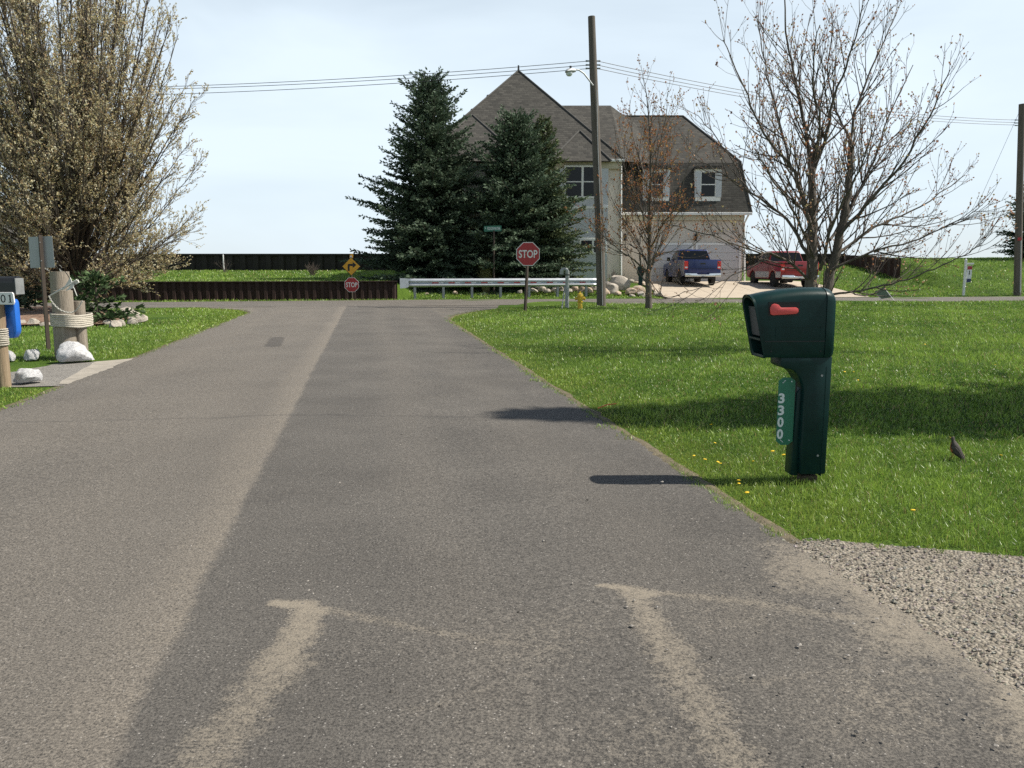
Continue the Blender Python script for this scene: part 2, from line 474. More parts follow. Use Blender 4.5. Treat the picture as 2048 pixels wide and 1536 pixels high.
M['garage_door'] = mat('grey_garage_door', (0.50, 0.495, 0.49), 0.7, var=0.06)
M['glass_dark'] = mat('dark_window_glass', (0.012, 0.014, 0.017), 0.12, var=0.1, spec=0.22)
M['grey_siding'] = mat('grey_siding', (0.22, 0.22, 0.215), 0.85, var=0.1)
M['blue_plastic'] = mat('blue_plastic', (0.012, 0.12, 0.50), 0.4, var=0.1)
M['orange'] = mat('orange_plastic', (0.60, 0.13, 0.02), 0.5)
M['anchor_white'] = mat('chipped_white_paint', (0.42, 0.42, 0.38), 0.7, scale=14, col2=(0.68, 0.68, 0.64))
M['chain'] = mat('painted_chain', (0.50, 0.49, 0.44), 0.7, var=0.15, scale=20)
M['paint_blue'] = mat('blue_car_paint', (0.004, 0.016, 0.095), 0.35, var=0.05, coat=0.25)
M['paint_red'] = mat('red_car_paint', (0.22, 0.010, 0.014), 0.35, var=0.05, coat=0.25)
M['paint_silver'] = mat('silver_car_paint', (0.42, 0.42, 0.42), 0.3, 0.4, var=0.05, coat=0.5)
M['rubber'] = mat('tyre_rubber', (0.014, 0.014, 0.014), 0.85)
M['chrome'] = mat('chrome', (0.62, 0.63, 0.64), 0.18, 0.9, var=0.05)
M['underbody'] = mat('underbody', (0.018, 0.018, 0.018), 0.8)
M['tail_red'] = mat('tail_lamp', (0.55, 0.03, 0.02), 0.25)
M['plate_white'] = mat('licence_plate', (0.60, 0.62, 0.62), 0.5)
M['lamp_grey'] = mat('lamp_housing', (0.42, 0.44, 0.45), 0.5, 0.3)
M['lamp_glass'] = mat('lamp_lens', (0.62, 0.66, 0.68), 0.2)
M['bird_dark'] = mat('brown_grey_feathers', (0.050, 0.042, 0.036), 0.8, var=0.3, scale=60, bump=0.3, bscale=200)
M['bird_breast'] = mat('rust_breast', (0.30, 0.10, 0.035), 0.8, var=0.2, scale=50)
M['beak'] = mat('yellow_beak', (0.50, 0.32, 0.05), 0.5)
M['dandelion'] = mat('dandelion_yellow', (0.75, 0.50, 0.015), 0.7, var=0.12, scale=80)
M['stem_green'] = mat('green_stem', (0.10, 0.22, 0.04), 0.6)
M['soil'] = mat('dry_verge_soil', (0.060, 0.050, 0.030), 0.95, scale=14, bump=0.8, bscale=70, col2=(0.17, 0.14, 0.085))

# ================================================================== the setting
def smooth(x, a, b):
    k = min(1.0, max(0.0, (x - a) / (b - a)))
    return k * k * (3 - 2 * k)
S_NEAR, S_FAR = 32.4, 37.8                          # the crossing road
def right_edge(s):
    if s < 23.1: return 2.25
    q = 9.3 ** 2 - (s - 23.1) ** 2
    return 11.55 - math.sqrt(max(q, 0))
def left_edge(s):
    if s < 28.2: return -3.82
    q = 4.2 ** 2 - (s - 28.2) ** 2
    return -8.02 + math.sqrt(max(q, 0))
def drive_z(s): return max(0.0, min(0.60, 0.60 * (s - 37.9) / 8.2))
WING_X = 22.75 * 53.0 / 49.0
WALL_Y = 62.0
def ground_z(x, y):
    s, t = st(x, y)
    z = -0.045
    if s < S_FAR:
        off = min(1.0, max(0.0, max(t - 2.6, -4.2 - t) / 2.0))
        z += off * (0.025 + 0.05 * noise.noise((x * 0.23, y * 0.23, 3.1)))
        return z
    behind = s - S_FAR
    left = 0.0
    if s > 39.6: left = smooth(s, 39.6, 40.3) * 0.80 + max(0.0, (y - 41.0)) / 21.0 * 0.46
    right = drive_z(s) - 0.035
    if y > 52: right += (y - 52) / 10.0 * 0.75
    if x > 18.5:
        k = smooth(x, 18.5, 21.0)
        right = right * (1 - k) + k * (smooth(y, 42.5, 66) * 1.9)
    if x > WING_X + 0.1:
        k = smooth(x, WING_X + 0.1, WING_X + 0.7)
        dike = smooth(y, 42.8, 57.5) * 2.10 + 0.10 * noise.noise((x * 0.12, y * 0.12, 0.0))
        right = right * (1 - k) + k * dike
    k = smooth(t, 1.2, 2.4)
    z = z + left * (1 - k) + right * k
    if x < WING_X and y > WALL_Y + 0.2: z = z * (1 - smooth(y, WALL_Y + 0.2, WALL_Y + 1.2)) - 3.2 * smooth(y, WALL_Y + 0.2, WALL_Y + 1.2)
    if x >= WING_X and y > 64: z = z * (1 - smooth(y, 64, 74)) - 3.2 * smooth(y, 64, 74)
    return z
gx = np.concatenate([[-6000, -2500, -900, -350, -160, -95], np.arange(-60, 64.1, 0.7), [80, 110, 170, 350, 900, 2500, 6000]])
gy = np.concatenate([[-600, -150, -40, -12], np.arange(-4, 76, 0.55), [85, 120, 250, 700, 2500, 9000]])
GV = np.array([[x, y, ground_z(x, y) if -70 < x < 70 and y < 80 else (-3.2 if y > 66 else ground_z(max(-69, min(69, x)), y))] for y in gy for x in gx])
nx = len(gx)
ii = np.arange(len(gy) - 1)[:, None] * nx + np.arange(nx - 1)[None, :]
GF = np.stack([ii, ii + 1, ii + nx + 1, ii + nx], -1).reshape(-1, 4)
ground = link('ground', np_mesh('ground', GV, GF, M['turf'], smooth=True))
tag(ground, 'green lawn and rising grassy banks of the neighbourhood', kind='structure')
lake = MB().box(-6000, 6000, 75, 9000, -2.2, -2.0).build('lake', M['water']); tag(lake, 'lake water beyond the sea wall', kind='structure')

# ---- the road the camera stands on: one sheet with dust, seams and tyre marks as point data
def seg_dist(px, py, line):
    best = np.full(px.shape, 1e9); par = np.zeros(px.shape)
    L = len(line) - 1
    for i in range(L):
        ax, ay = line[i]; bx, by = line[i + 1]
        dx, dy = bx - ax, by - ay
        k = np.clip(((px - ax) * dx + (py - ay) * dy) / (dx * dx + dy * dy + 1e-12), 0, 1)
        d = np.hypot(px - ax - k * dx, py - ay - k * dy)
        m = d < best
        best = np.where(m, d, best); par = np.where(m, (i + k) / L, par)
    return best, par
def G2(pts): return [tuple(gp(u, v)[:2]) for u, v in pts]
def wob(x, y, f, seed=0.0):
    return (np.sin(x * f * 1.7 + y * f * 0.6 + seed) + np.sin(x * f * -0.7 + y * f * 2.3 + seed * 2.1) + np.sin(x * f * 3.1 - y * f * 1.4 + seed * 0.7)) / 3
srow = [-2.0]
while srow[-1] < S_NEAR: srow.append(srow[-1] + max(0.010, abs(srow[-1] + 0.3) * 0.0046 if srow[-1] > 1.2 else 0.05))
srow[-1] = S_NEAR
srow = np.array(srow)
NC = 170
RV = np.zeros((len(srow), NC, 3)); ST = np.zeros((len(srow), NC, 2))
for i, s in enumerate(srow):
    a, b = left_edge(s), right_edge(s)
    a += 0.05 * noise.noise((s * 0.9, 0, 0)) + 0.05 * noise.noise((s * 4.0, 5, 0)) + 0.04 * noise.noise((s * 12.0, 2, 0)) if s < 28 else 0
    b += 0.05 * noise.noise((s * 0.8, 9, 0)) + 0.05 * noise.noise((s * 4.5, 3, 0)) + 0.045 * noise.noise((s * 14.0, 1, 0)) if s < 23 else 0
    t = np.linspace(a, b, NC)
    X = -s * SY + t * CY; Y = s * CY + t * SY
    edge = np.minimum(t - a, b - t)
    crown = 0.0 + 0.02 * (1 - ((t + 0.78) / 3.04) ** 2).clip(0, 1)
    RV[i, :, 0], RV[i, :, 1] = X, Y
    RV[i, :, 2] = crown - 0.02 - 0.012 * np.exp(-edge / 0.05) * (1 if s < 23 else 0)
    ST[i, :, 0] = s; ST[i, :, 1] = t
RX, RY, RS, RT = RV[..., 0], RV[..., 1], ST[..., 0], ST[..., 1]
sand = np.zeros(RX.shape); lane = np.zeros(RX.shape); dark = np.zeros(RX.shape)
def streak(pts, w0, w1, s0, s1, soft=0.6, target=None):
    d, k = seg_dist(RX, RY, G2(pts))
    w = (w0 + (w1 - w0) * k) * (1 + 0.28 * wob(RX, RY, 9.0, len(pts)) + 0.30 * wob(RX, RY, 31.0, 3))
    a = (s0 + (s1 - s0) * k) * np.clip((w - d) / (w * soft), 0, 1)
    return a
sand = np.maximum(sand, streak([(548, 1206), (600, 1209), (640, 1222)], 0.045, 0.06, 0.95, 0.8, 0.5))
sand = np.maximum(sand, streak([(615, 1212), (592, 1275), (555, 1330)], 0.07, 0.12, 0.75, 0.60, 0.5))
sand = np.maximum(sand, streak([(560, 1320), (490, 1420), (420, 1510), (360, 1600)], 0.13, 0.15, 0.50, 0.34, 0.7))
sand = np.maximum(sand, streak([(630, 1215), (760, 1240), (900, 1268), (1070, 1290), (1180, 1320)], 0.05, 0.05, 0.42, 0.10, 0.9))
sand = np.maximum(sand, streak([(1206, 1168), (1250, 1172), (1290, 1184)], 0.035, 0.06, 0.9, 0.8, 0.5))
sand = np.maximum(sand, streak([(1265, 1178), (1310, 1250), (1362, 1330)], 0.08, 0.12, 0.62, 0.48, 0.6))
sand = np.maximum(sand, streak([(1362, 1330), (1420, 1430), (1470, 1510), (1530, 1620)], 0.13, 0.13, 0.48, 0.36, 0.8))
sand = np.maximum(sand, streak([(1280, 1178), (1450, 1194), (1600, 1213), (1760, 1238), (1850, 1250)], 0.05, 0.07, 0.45, 0.36, 0.8))
sand = np.maximum(sand, streak([(820, 1420), (960, 1380), (1120, 1335)], 0.08, 0.05, 0.16, 0.10, 1))
sand = np.maximum(sand, streak([(1330, 1330), (1500, 1360), (1720, 1330), (1950, 1330)], 0.06, 0.10, 0.16, 0.22, 1))
sand = np.maximum(sand, streak([(1250, 1500), (1380, 1460), (1560, 1420)], 0.07, 0.07, 0.14, 0.10, 1))
sand = np.maximum(sand, 0.16 * np.clip((1.2 - np.abs(RS - 2.6)) / 0.8, 0, 1) * np.clip((RT + 0.4) / 1.5, 0, 1) * (0.6 + 0.7 * wob(RX, RY, 3.1, 2)))
edge_sand = np.clip((RT - 1.78 + 0.25 * wob(RX, RY, 4.0, 1)) / 0.5, 0, 1) * np.clip((4.2 - RS) / 0.5, 0, 1)
sand = np.maximum(sand, 0.62 * edge_sand)
sand += 0.05 * np.clip(wob(RX, RY, 2.2, 5), 0, 1)
# shoulders: crumbs of dry soil along both edges
sand = np.maximum(sand, 0.30 * np.exp(-(2.25 - RT).clip(0) / 0.05) * (0.5 + 0.6 * wob(RX, RY, 6, 1)))
sand = np.maximum(sand, 0.30 * np.exp(-(RT + 3.82).clip(0) / 0.09) * (0.5 + 0.6 * wob(RX, RY, 6, 3)))
# older, browner lane on the far side of the seam, with a pale strip along the seam
seam = -0.77 + 0.018 * wob(RX, RY, 3.0, 4) + 0.012 * wob(RX, RY, 17.0, 1)
old = np.clip((seam - RT) / 0.03, 0, 1)
lane = old * (0.38 + 0.12 * wob(RX, RY, 0.5, 2))
strip = old * np.clip(1 - (seam - RT) / (0.36 + 0.1 * wob(RX, RY, 0.7, 1)), 0, 1) ** 0.7
lane = np.maximum(lane, old * 0.36 + strip * 0.60 * (0.85 + 0.15 * wob(RX, RY, 4, 2)))
sand = np.maximum(sand, strip * 0.20 * (0.7 + 0.5 * wob(RX, RY, 5.0, 2)))
for c, wdt, amp in ((-2.95, 0.28, 0.10), (-1.75, 0.30, 0.06), (0.35, 0.25, 0.16), (1.35, 0.3, 0.10)):
    lane += amp * np.exp(-((RT - c - 0.12 * wob(RX, RY, 0.2, c)) / wdt) ** 2)
lane += 0.10 * np.clip((RS - 12) / 14, 0, 1)
lane = lane + 0.05 * wob(RX, RY, 1.1, 9)
# cracks, a paving joint, a rubber mark and a painted tree shadow tip
def crack_or_shadow(pts, w, a):
    global dark
    line = G2(pts)
    d, k = seg_dist(RX + 0.0, RY + 0.03 * wob(RX, RY, 5, 2), line)
    dark = np.maximum(dark, a * np.clip(1.3 - d / w, 0, 1) * (0.65 + 0.35 * wob(RX, RY, 4.0, 7)))
crack_or_shadow([(20, 842), (260, 838), (420, 836), (560, 830), (700, 830), (900, 833), (1180, 834)], 0.035, 0.55)  # paving joint, with the shadow of its bump painted in
crack_or_shadow([(340, 1012), (480, 1006), (560, 1003)], 0.012, 0.35)
crack_or_shadow([(590, 1005), (760, 1006), (900, 1007)], 0.010, 0.45)
crack_or_shadow([(905, 720), (1010, 722)], 0.05, 0.25)  # tip of the maple's cast shadow, painted as a dark line
crack_or_shadow([(440, 660), (640, 655)], 0.06, 0.12)
d, k = seg_dist(RX, RY, G2([(555, 675), (545, 692)]))
dark = np.maximum(dark, 0.62 * np.clip((0.17 - d) / 0.04, 0, 1))
d, k = seg_dist(RX, RY, G2([(775, 611), (796, 612)]))
dark = np.maximum(dark, 0.55 * np.clip((0.35 - d) / 0.1, 0, 1))
# fresher, darker strip next to the grass
dark = np.maximum(dark, 0.20 * np.clip((RT - 1.55 + 0.12 * wob(RX, RY, 1.2, 3)) / 0.5, 0, 1) * (RS > 4) * (RS < 24))
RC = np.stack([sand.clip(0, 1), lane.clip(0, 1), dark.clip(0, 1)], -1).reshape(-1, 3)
ii = np.arange(len(srow) - 1)[:, None] * NC + np.arange(NC - 1)[None, :]
RF = np.stack([ii, ii + 1, ii + NC + 1, ii + NC], -1).reshape(-1, 4)
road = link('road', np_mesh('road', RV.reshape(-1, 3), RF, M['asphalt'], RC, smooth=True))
tag(road, 'worn grey asphalt road with a pale centre seam', kind='structure')
# crossing road
cv, cf, cc = [], [], []
ts = np.arange(-70, 80.1, 0.8)
sr = np.linspace(0, 1, 12)
for k in sr:
    for t in ts:
        far = S_FAR + 0.55 * math.exp(-((t - 4) / 7) ** 2) - 0.4 * smooth(abs(t), 14, 24) + 0.06 * noise.noise((t * 0.8, 0, 1))
        s = S_NEAR + (far - S_NEAR) * k
        x, y = xy(s, t)
        cv.append((x, y, 0.0 - 0.012 * abs(2 * k - 1)))
        cc.append((0.12 if k in (0.0, 1.0) else 0.02, 0.36 + 0.1 * noise.noise((x * 0.3, y * 0.3, 0)), 0.0))
n_t = len(ts)
ii = np.arange(len(sr) - 1)[:, None] * n_t + np.arange(n_t - 1)[None, :]
cross_road = link('crossing_road', np_mesh('crossing_road', np.array(cv), np.stack([ii, ii + 1, ii + n_t + 1, ii + n_t], -1).reshape(-1, 4), M['asphalt'], np.array(cc), smooth=True))
tag(cross_road, 'grey asphalt road crossing at the end of the street', kind='structure')

# ---- gravel and concrete aprons
def sheet(name, outline, z, material, label, step=0.3):
    """a ground sheet from an outline in the road frame, its border a little ragged"""
    pts = []
    for i in range(len(outline)):
        a, b = Vector(outline[i]), Vector(outline[(i + 1) % len(outline)])
        n_ = max(1, int((b - a).length / step))
        for k in range(n_):
            p = a.lerp(b, k / n_)
            q = xy(p.x, p.y)
            j = 0.05
            pts.append((q[0] + j * noise.noise((q[0] * 3, q[1] * 3, 0)), q[1] + j * noise.noise((q[0] * 3, q[1] * 3, 7)), z))
    me = bpy.data.meshes.new(name); me.from_pydata(pts, [], [tuple(range(len(pts)))]); me.materials.append(material)
    return tag(link(name, me), label, kind='structure')
sheet('gravel_driveway', [(-3, 2.0), (4.05, 2.0), (4.0, 2.5), (3.55, 3.4), (3.1, 5.0), (2.9, 14), (-3, 14)], -0.030, M['gravel'], 'crushed gravel driveway beside the road')
sheet('gravel_lane', [(11.25, -3.6), (11.2, -4.6), (11.3, -14), (14.0, -14), (13.95, -4.6), (14.5, -3.6)], -0.034, M['gravel_grey'], 'grey gravel driveway between the posts')
sheet('concrete_apron', [(11.3, -3.7), (11.35, -3.95), (14.05, -4.26), (14.5, -3.7)], -0.028, M['gutter_concrete'], 'worn concrete strip along the road edge')
sheet('road_shoulder', [(31.95, -28), (31.95, -8.8), (31.3, -6.6), (31.7, -6.3), (32.45, -8.0), (32.45, -28)], -0.018, M['gravel'], 'pale gravel shoulder at the corner of the crossing road')
bed = [st(*gp(u, v)[:2]) for u, v in ((-60, 625), (30, 618), (150, 612), (225, 625), (262, 640), (200, 652), (110, 650), (20, 655), (-60, 655))]
sheet('mulch_bed', bed, 0.05, M['mulch'], 'brown mulch bed below the budding tree')
# far driveway of concrete slabs
drive = empty('concrete_driveway', (0, 0, 0), kind='structure', label='pale concrete driveway in front of the garage')
xs = [7.4, 10.0, 12.6, 15.2, 17.8]
ss = [37.75, 41.0, 44.5, 48.0, 50.5]
for i in range(4):
    for j in range(4):
        x0, x1 = xs[i] + 0.012, xs[i + 1] - 0.012
        def cr(x, s): 
            y = (s + x * SY) / CY
            return (x, y, drive_z(s) + 0.012)
        q = [cr(x0, ss[j] + 0.012), cr(x1, ss[j] + 0.012), cr(x1, ss[j+1] - 0.012), cr(x0, ss[j+1] - 0.012)]
        MB().add(q + [(p[0], p[1], p[2] - 0.12) for p in q], [(0,1,2,3),(4,7,6,5),(0,4,5,1),(1,5,6,2),(2,6,7,3),(3,7,4,0)]).build('slab', M['concrete'], drive)

# ---- strips of bare soil and dry thatch where the lawns meet the asphalt
def verge(name, edge, sgn, s0, s1, label):
    V, F, n_r = [], [], 0
    s = s0
    while s < s1:
        e = edge(s)
        wd = 0.045 + 0.07 * noise.noise((s * 1.3, sgn * 4, 2)) + 0.05 * noise.noise((s * 6, sgn * 2, 0))
        for t, z in ((e - sgn * 0.10, -0.036), (e + sgn * 0.02, -0.026), (e + sgn * max(0.04, wd), -0.03), (e + sgn * (max(0.04, wd) + 0.08), -0.06)):
            V.append((*xy(s, t), z + 0.006 * noise.noise((s * 7, t * 7, 0))))
        n_r += 1; s += 0.14
    for i in range(n_r - 1):
        for j in range(3): k = i * 4 + j; F.append((k, k + 1, k + 5, k + 4))
    return tag(link(name, np_mesh(name, np.array(V), np.array(F), M['soil'], smooth=True)), label, kind='structure')
verge('road_verge', right_edge, 1, 4.0, 31.0, 'dry soil and thatch along the lawn edge of the road')
verge('road_verge', left_edge, -1, 4.0, 11.2, 'dry soil strip in front of the wooden mailbox post')
verge('road_verge', left_edge, -1, 14.4, 31.5, 'dry soil strip beyond the pilings')

# ---- loose gravel stones
def octa_stones(name, P, size, material, col=None):
    n = len(P)
    base = np.array([[1,0,0],[0,1,0],[-1,0,0],[0,-1,0],[0,0,1],[0,0,-1]], float)
    F = np.array([[0,1,4],[1,2,4],[2,3,4],[3,0,4],[1,0,5],[2,1,5],[3,2,5],[0,3,5]])
    sc = size[:, None, None] * RNG.uniform(0.55, 1.25, (n, 6, 1)) * np.array([1, 1, 0.62])
    a = RNG.uniform(0, 6.28, n); ca, sa = np.cos(a)[:, None], np.sin(a)[:, None]
    b = base[None] * sc
    bx = b[..., 0] * ca - b[..., 1] * sa; by = b[..., 0] * sa + b[..., 1] * ca
    V = np.stack([bx, by, b[..., 2]], -1) + P[:, None, :]
    FF = (F[None] + (np.arange(n) * 6)[:, None, None]).reshape(-1, 3)
    C_ = None
    if col is not None: C_ = np.repeat(col, 6, 0)
    return np_mesh(name, V.reshape(-1, 3), FF, material, C_)
def pts_st(n, s0, s1, t0, t1, ok):
    s = RNG.uniform(s0, s1, n); t = RNG.uniform(t0, t1, n)
    m = ok(s, t)
    s, t = s[m], t[m]
    return np.stack([-s * SY + t * CY, s * CY + t * SY], -1)
P = pts_st(60000, 0.6, 4.1, 2.2, 6.5, lambda s, t: (s < np.where(t < 3.4, 4.05 - 0.5 * (t - 2.4).clip(0), 3.55 - 0.28 * (t - 3.4))) )
P = P[np.abs(P[:, 0]) < 0.64 * P[:, 1] + 0.7]
sz = RNG.gamma(2.4, 0.0018, len(P)).clip(0.002, 0.013)
P3 = np.column_stack([P, -0.027 + sz * 0.3])
g = RNG.uniform(0.13, 0.36, len(P))[:, None] * np.array([1.0, 0.91, 0.78]) * RNG.uniform(0.92, 1.08, (len(P), 3))
stone_mat = leaf_mat('loose_gravel', 0, 0.9, 0.2)
tag(link('gravel', octa_stones('gravel', P3, sz, stone_mat, g)), 'loose crushed stones on the gravel driveway', 'gravel', kind='stuff')
P = pts_st(2600, 0.5, 5.0, -0.6, 2.3, lambda s, t: RNG.uniform(0, 1, len(s)) < np.exp(-(2.3 - t) * 1.4) * np.clip((4.6 - s) / 1.2, 0.02, 1))
P2 = pts_st(260, 1.5, 9.0, -3.6, 2.2, lambda s, t: s > 0)
P = np.concatenate([P, P2])
sz = RNG.gamma(2.4, 0.0020, len(P)).clip(0.0025, 0.013)
P3 = np.column_stack([P, sz * 0.4 - 0.004])
g = RNG.uniform(0.05, 0.40, len(P))[:, None] * np.array([1.0, 0.92, 0.82])
tag(link('road_gravel', octa_stones('road_gravel', P3, sz, stone_mat, g)), 'small stones scattered over the asphalt', 'gravel', kind='stuff')

# ---- grass blades
def in_bed(x, y):
    d = (x - gp(110, 635).x) ** 2 / 3.6 ** 2 + (y - gp(110, 635).y) ** 2 / 2.6 ** 2
    return d < 1
LE = np.array([left_edge(s) for s in np.arange(-5, 33, 0.05)]); RE = np.array([right_edge(s) for s in np.arange(-5, 33, 0.05)])
def edges_np(s):
    i = ((s + 5) / 0.05).astype(int).clip(0, len(LE) - 1)
    return LE[i], RE[i]
def grass_ok(x, y):
    s = -x * SY + y * CY; t = x * CY + y * SY
    le, re = edges_np(s)
    rag = 0.07 * wob(x, y, 5.0, 1) + 0.05 * wob(x, y, 13.0, 4)
    drive_top = np.where(t < 3.4, 4.1 - 0.5 * (t - 2.4).clip(0), 3.6 - 0.28 * (t - 3.4))
    right = (t > re - 0.09 + rag * 1.3) & (s < S_NEAR - 0.1) & (s > drive_top - 0.06 + rag * 1.8)
    left = (t < le + 0.08 + rag * 1.3) & (s < S_NEAR - 0.55 + rag) & ~((s > 11.15 + rag) & (s < 14.1 + rag)) & ~in_bed(x, y)
    left &= ~((t > -4.35) & (s > 11) & (s < 14.5 + rag))
    far = (s > S_FAR + 0.35) & ((t < 2.0) & (s < 39.25) | (t >= 2.0) & (s < 43.5) & ((x < 7.3) | (x > 17.9)) | (x > 17.9) | (t < 2.0) & (s > 40.4)) & (y < WALL_Y)
    far &= ~((x > -8) & (x < 17.9) & (y > 46))
    return right | left | far
def blades(x0, x1, y0, y1, dens, h, w, bent):
    n = int((x1 - x0) * (y1 - y0) * dens)
    x = RNG.uniform(x0, x1, n); y = RNG.uniform(y0, y1, n)
    m = (np.abs(x) < 0.64 * y + 3.0) & grass_ok(x, y)
    return x[m], y[m], np.full(m.sum(), h), np.full(m.sum(), w), bent
def gz_np(x, y):
    i = np.searchsorted(gx, x).clip(1, nx - 1) - 1; j = np.searchsorted(gy, y).clip(1, len(gy) - 1) - 1
    fx = (x - gx[i]) / (gx[i+1] - gx[i]); fy = (y - gy[j]) / (gy[j+1] - gy[j])
    Z = GV[:, 2].reshape(len(gy), nx)
    return Z[j, i] * (1-fx) * (1-fy) + Z[j, i+1] * fx * (1-fy) + Z[j+1, i] * (1-fx) * fy + Z[j+1, i+1] * fx * fy
def grass_object(name, zones, label):
    Vs, Fs, Cs, off = [], [], [], 0
    for x, y, h, w, bent in zones:
        n = len(x)
        if n == 0: continue
        z = gz_np(x, y) - 0.006
        s = -x * SY + y * CY; t = x * CY + y * SY
        le, re = edges_np(s)
        edge = np.minimum(np.where(t > re, t - re, 9), np.where(t < le, le - t, 9))
        edge = np.where(s > S_NEAR, 3.0, edge)
        patch = wob(x, y, 0.9, 2) * 0.45 + wob(x, y, 2.7, 5) * 0.40 + wob(x, y, 0.31, 8) * 0.4 + wob(x, y, 8.3, 3) * 0.38
        short = np.clip(0.55 + edge * 0.9, 0.55, 1)
        hh = h * RNG.uniform(0.45, 1.3, n) * (1 + 0.35 * patch) * short
        ww = w * RNG.uniform(0.6, 1.3, n)
        a = RNG.uniform(0, 6.283, n); lean = RNG.uniform(0.1, 0.95, n) * hh
        la = RNG.uniform(0, 6.283, n)
        dx, dy = np.cos(a) * ww, np.sin(a) * ww
        lx, ly = np.cos(la) * lean, np.sin(la) * lean
        base = np.array([0.080, 0.165, 0.024]); lite = np.array([0.305, 0.445, 0.074])
        k = np.clip(0.44 + 0.62 * patch + RNG.normal(0, 0.25, n), 0, 1)[:, None]
        col = base * (1 - k) + lite * k
        dry = (RNG.uniform(0, 1, n) < 0.075 + 0.30 * np.exp(-edge / 0.07))[:, None]
        col = np.where(dry, np.array([0.33, 0.27, 0.12]) * RNG.uniform(0.6, 1.2, (n, 1)), col)
        yel = (np.exp(-edge / 0.55) * (0.60 + 0.35 * wob(x, y, 3.3, 6))).clip(0, 0.8)[:, None]
        col = col * (1 - yel) + yel * np.array([0.29, 0.34, 0.060])
        if bent:
            p = np.stack([np.stack([x - dx, y - dy, z], -1), np.stack([x + dx, y + dy, z], -1),
                          np.stack([x - dx*0.8 + lx*0.35, y - dy*0.8 + ly*0.35, z + hh*0.62], -1), np.stack([x + dx*0.8 + lx*0.35, y + dy*0.8 + ly*0.35, z + hh*0.62], -1),
                          np.stack([x + lx, y + ly, z + hh], -1)], 1)
            f = np.array([[0, 1, 3], [0, 3, 2], [2, 3, 4]]); kk = 5
        else:
            p = np.stack([np.stack([x - dx, y - dy, z], -1), np.stack([x + dx, y + dy, z], -1), np.stack([x + lx, y + ly, z + hh], -1)], 1)
            f = np.array([[0, 1, 2]]); kk = 3
        Vs.append(p.reshape(-1, 3)); Fs.append((f[None] + (np.arange(n) * kk)[:, None, None]).reshape(-1, 3) + off)
        Cs.append(np.repeat(col, kk, 0)); off += n * kk
    me = np_mesh(name, np.concatenate(Vs), np.concatenate(Fs), M['grass'], np.concatenate(Cs))
    return tag(link(name, me), label, 'grass', kind='stuff')
grass_object('grass', [
    blades(1.2, 8.5, 3.2, 7.0, 5600, 0.045, 0.0024, True),
    blades(0.0, 12.0, 7.0, 12.0, 1700, 0.047, 0.0050, True),
    blades(-9.5, -3.0, 6.5, 12.0, 1400, 0.047, 0.0050, True),
    blades(-4.0, 17.0, 12.0, 20.0, 950, 0.050, 0.008, False),
    blades(-17, -4.0, 12.0, 20.0, 850, 0.050, 0.0075, False),
    blades(-5, 26, 20.0, 33.0, 520, 0.052, 0.014, False),
    blades(-22, -5, 20.0, 33.0, 460, 0.052, 0.014, False),
    blades(-30, 34, 32.0, 46.0, 150, 0.085, 0.022, False),
    blades(-34, 45, 46.0, 62.0, 55, 0.10, 0.035, False)], 'short mown green grass of the lawns and banks')

# ================================================================== trees
class Wood:
    """branches as polylines, turned into tapered tubes in one go"""
    def __init__(self): self.by = {}
    def add(self, pts, rads, n):
        pts = np.asarray(pts, float); self.by.setdefault((len(pts), n), []).append((pts, np.asarray(rads, float)))
    def mesh(self, name, material):
        Vs, Fs, off = [], [], 0
        for (k, n), lst in self.by.items():
            P = np.stack([a for a, _ in lst]); Q = np.stack([b for _, b in lst])
            T = np.empty_like(P); T[:, 1:-1] = P[:, 2:] - P[:, :-2]; T[:, 0] = P[:, 1] - P[:, 0]; T[:, -1] = P[:, -1] - P[:, -2]
            T /= np.linalg.norm(T, axis=-1, keepdims=True) + 1e-9
            ax = P[:, -1] - P[:, 0]; ax /= np.linalg.norm(ax, axis=-1, keepdims=True) + 1e-9
            ref = np.where(np.abs(ax[:, 2:3]) < 0.75, np.array([[0, 0, 1.0]]), np.array([[1.0, 0.13, 0]]))
            U = np.cross(T, ref[:, None, :]); U /= np.linalg.norm(U, axis=-1, keepdims=True) + 1e-9
            W = np.cross(T, U)
            a = np.arange(n) * 2 * math.pi / n
            V = P[:, :, None, :] + Q[:, :, None, None] * (U[:, :, None, :] * np.cos(a)[None, None, :, None] + W[:, :, None, :] * np.sin(a)[None, None, :, None])
            m = len(lst)
            b = np.arange(m)[:, None, None] * (k * n) + np.arange(k - 1)[None, :, None] * n
            j = np.arange(n)[None, None, :]; j2 = (j + 1) % n
            F = np.stack([b + j, b + j2, b + n + j2, b + n + j], -1).reshape(-1, 4)
            Vs.append(V.reshape(-1, 3)); Fs.append(F + off); off += m * k * n
        return np_mesh(name, np.concatenate(Vs), np.concatenate(Fs), material, smooth=True)
def unit(v): return v / (np.linalg.norm(v) + 1e-9)
def grow(p, d, L, k, up, wig, rng):
    pts = [np.array(p, float)]
    d = unit(np.array(d, float))
    for _ in range(k - 1):
        d = unit(d + np.array([0, 0, up / k]) + rng.normal(0, wig, 3))
        pts.append(pts[-1] + d * L / (k - 1))
    return np.array(pts)
def side_dir(tan, ang, rng, bias=None):
    """a direction at an angle to a branch, round it at random"""
    r = rng.normal(0, 1, 3)
    if bias is not None: r = r + bias
    q = unit(np.cross(tan, np.cross(r, tan)))
    return unit(tan * math.cos(ang) + q * math.sin(ang))
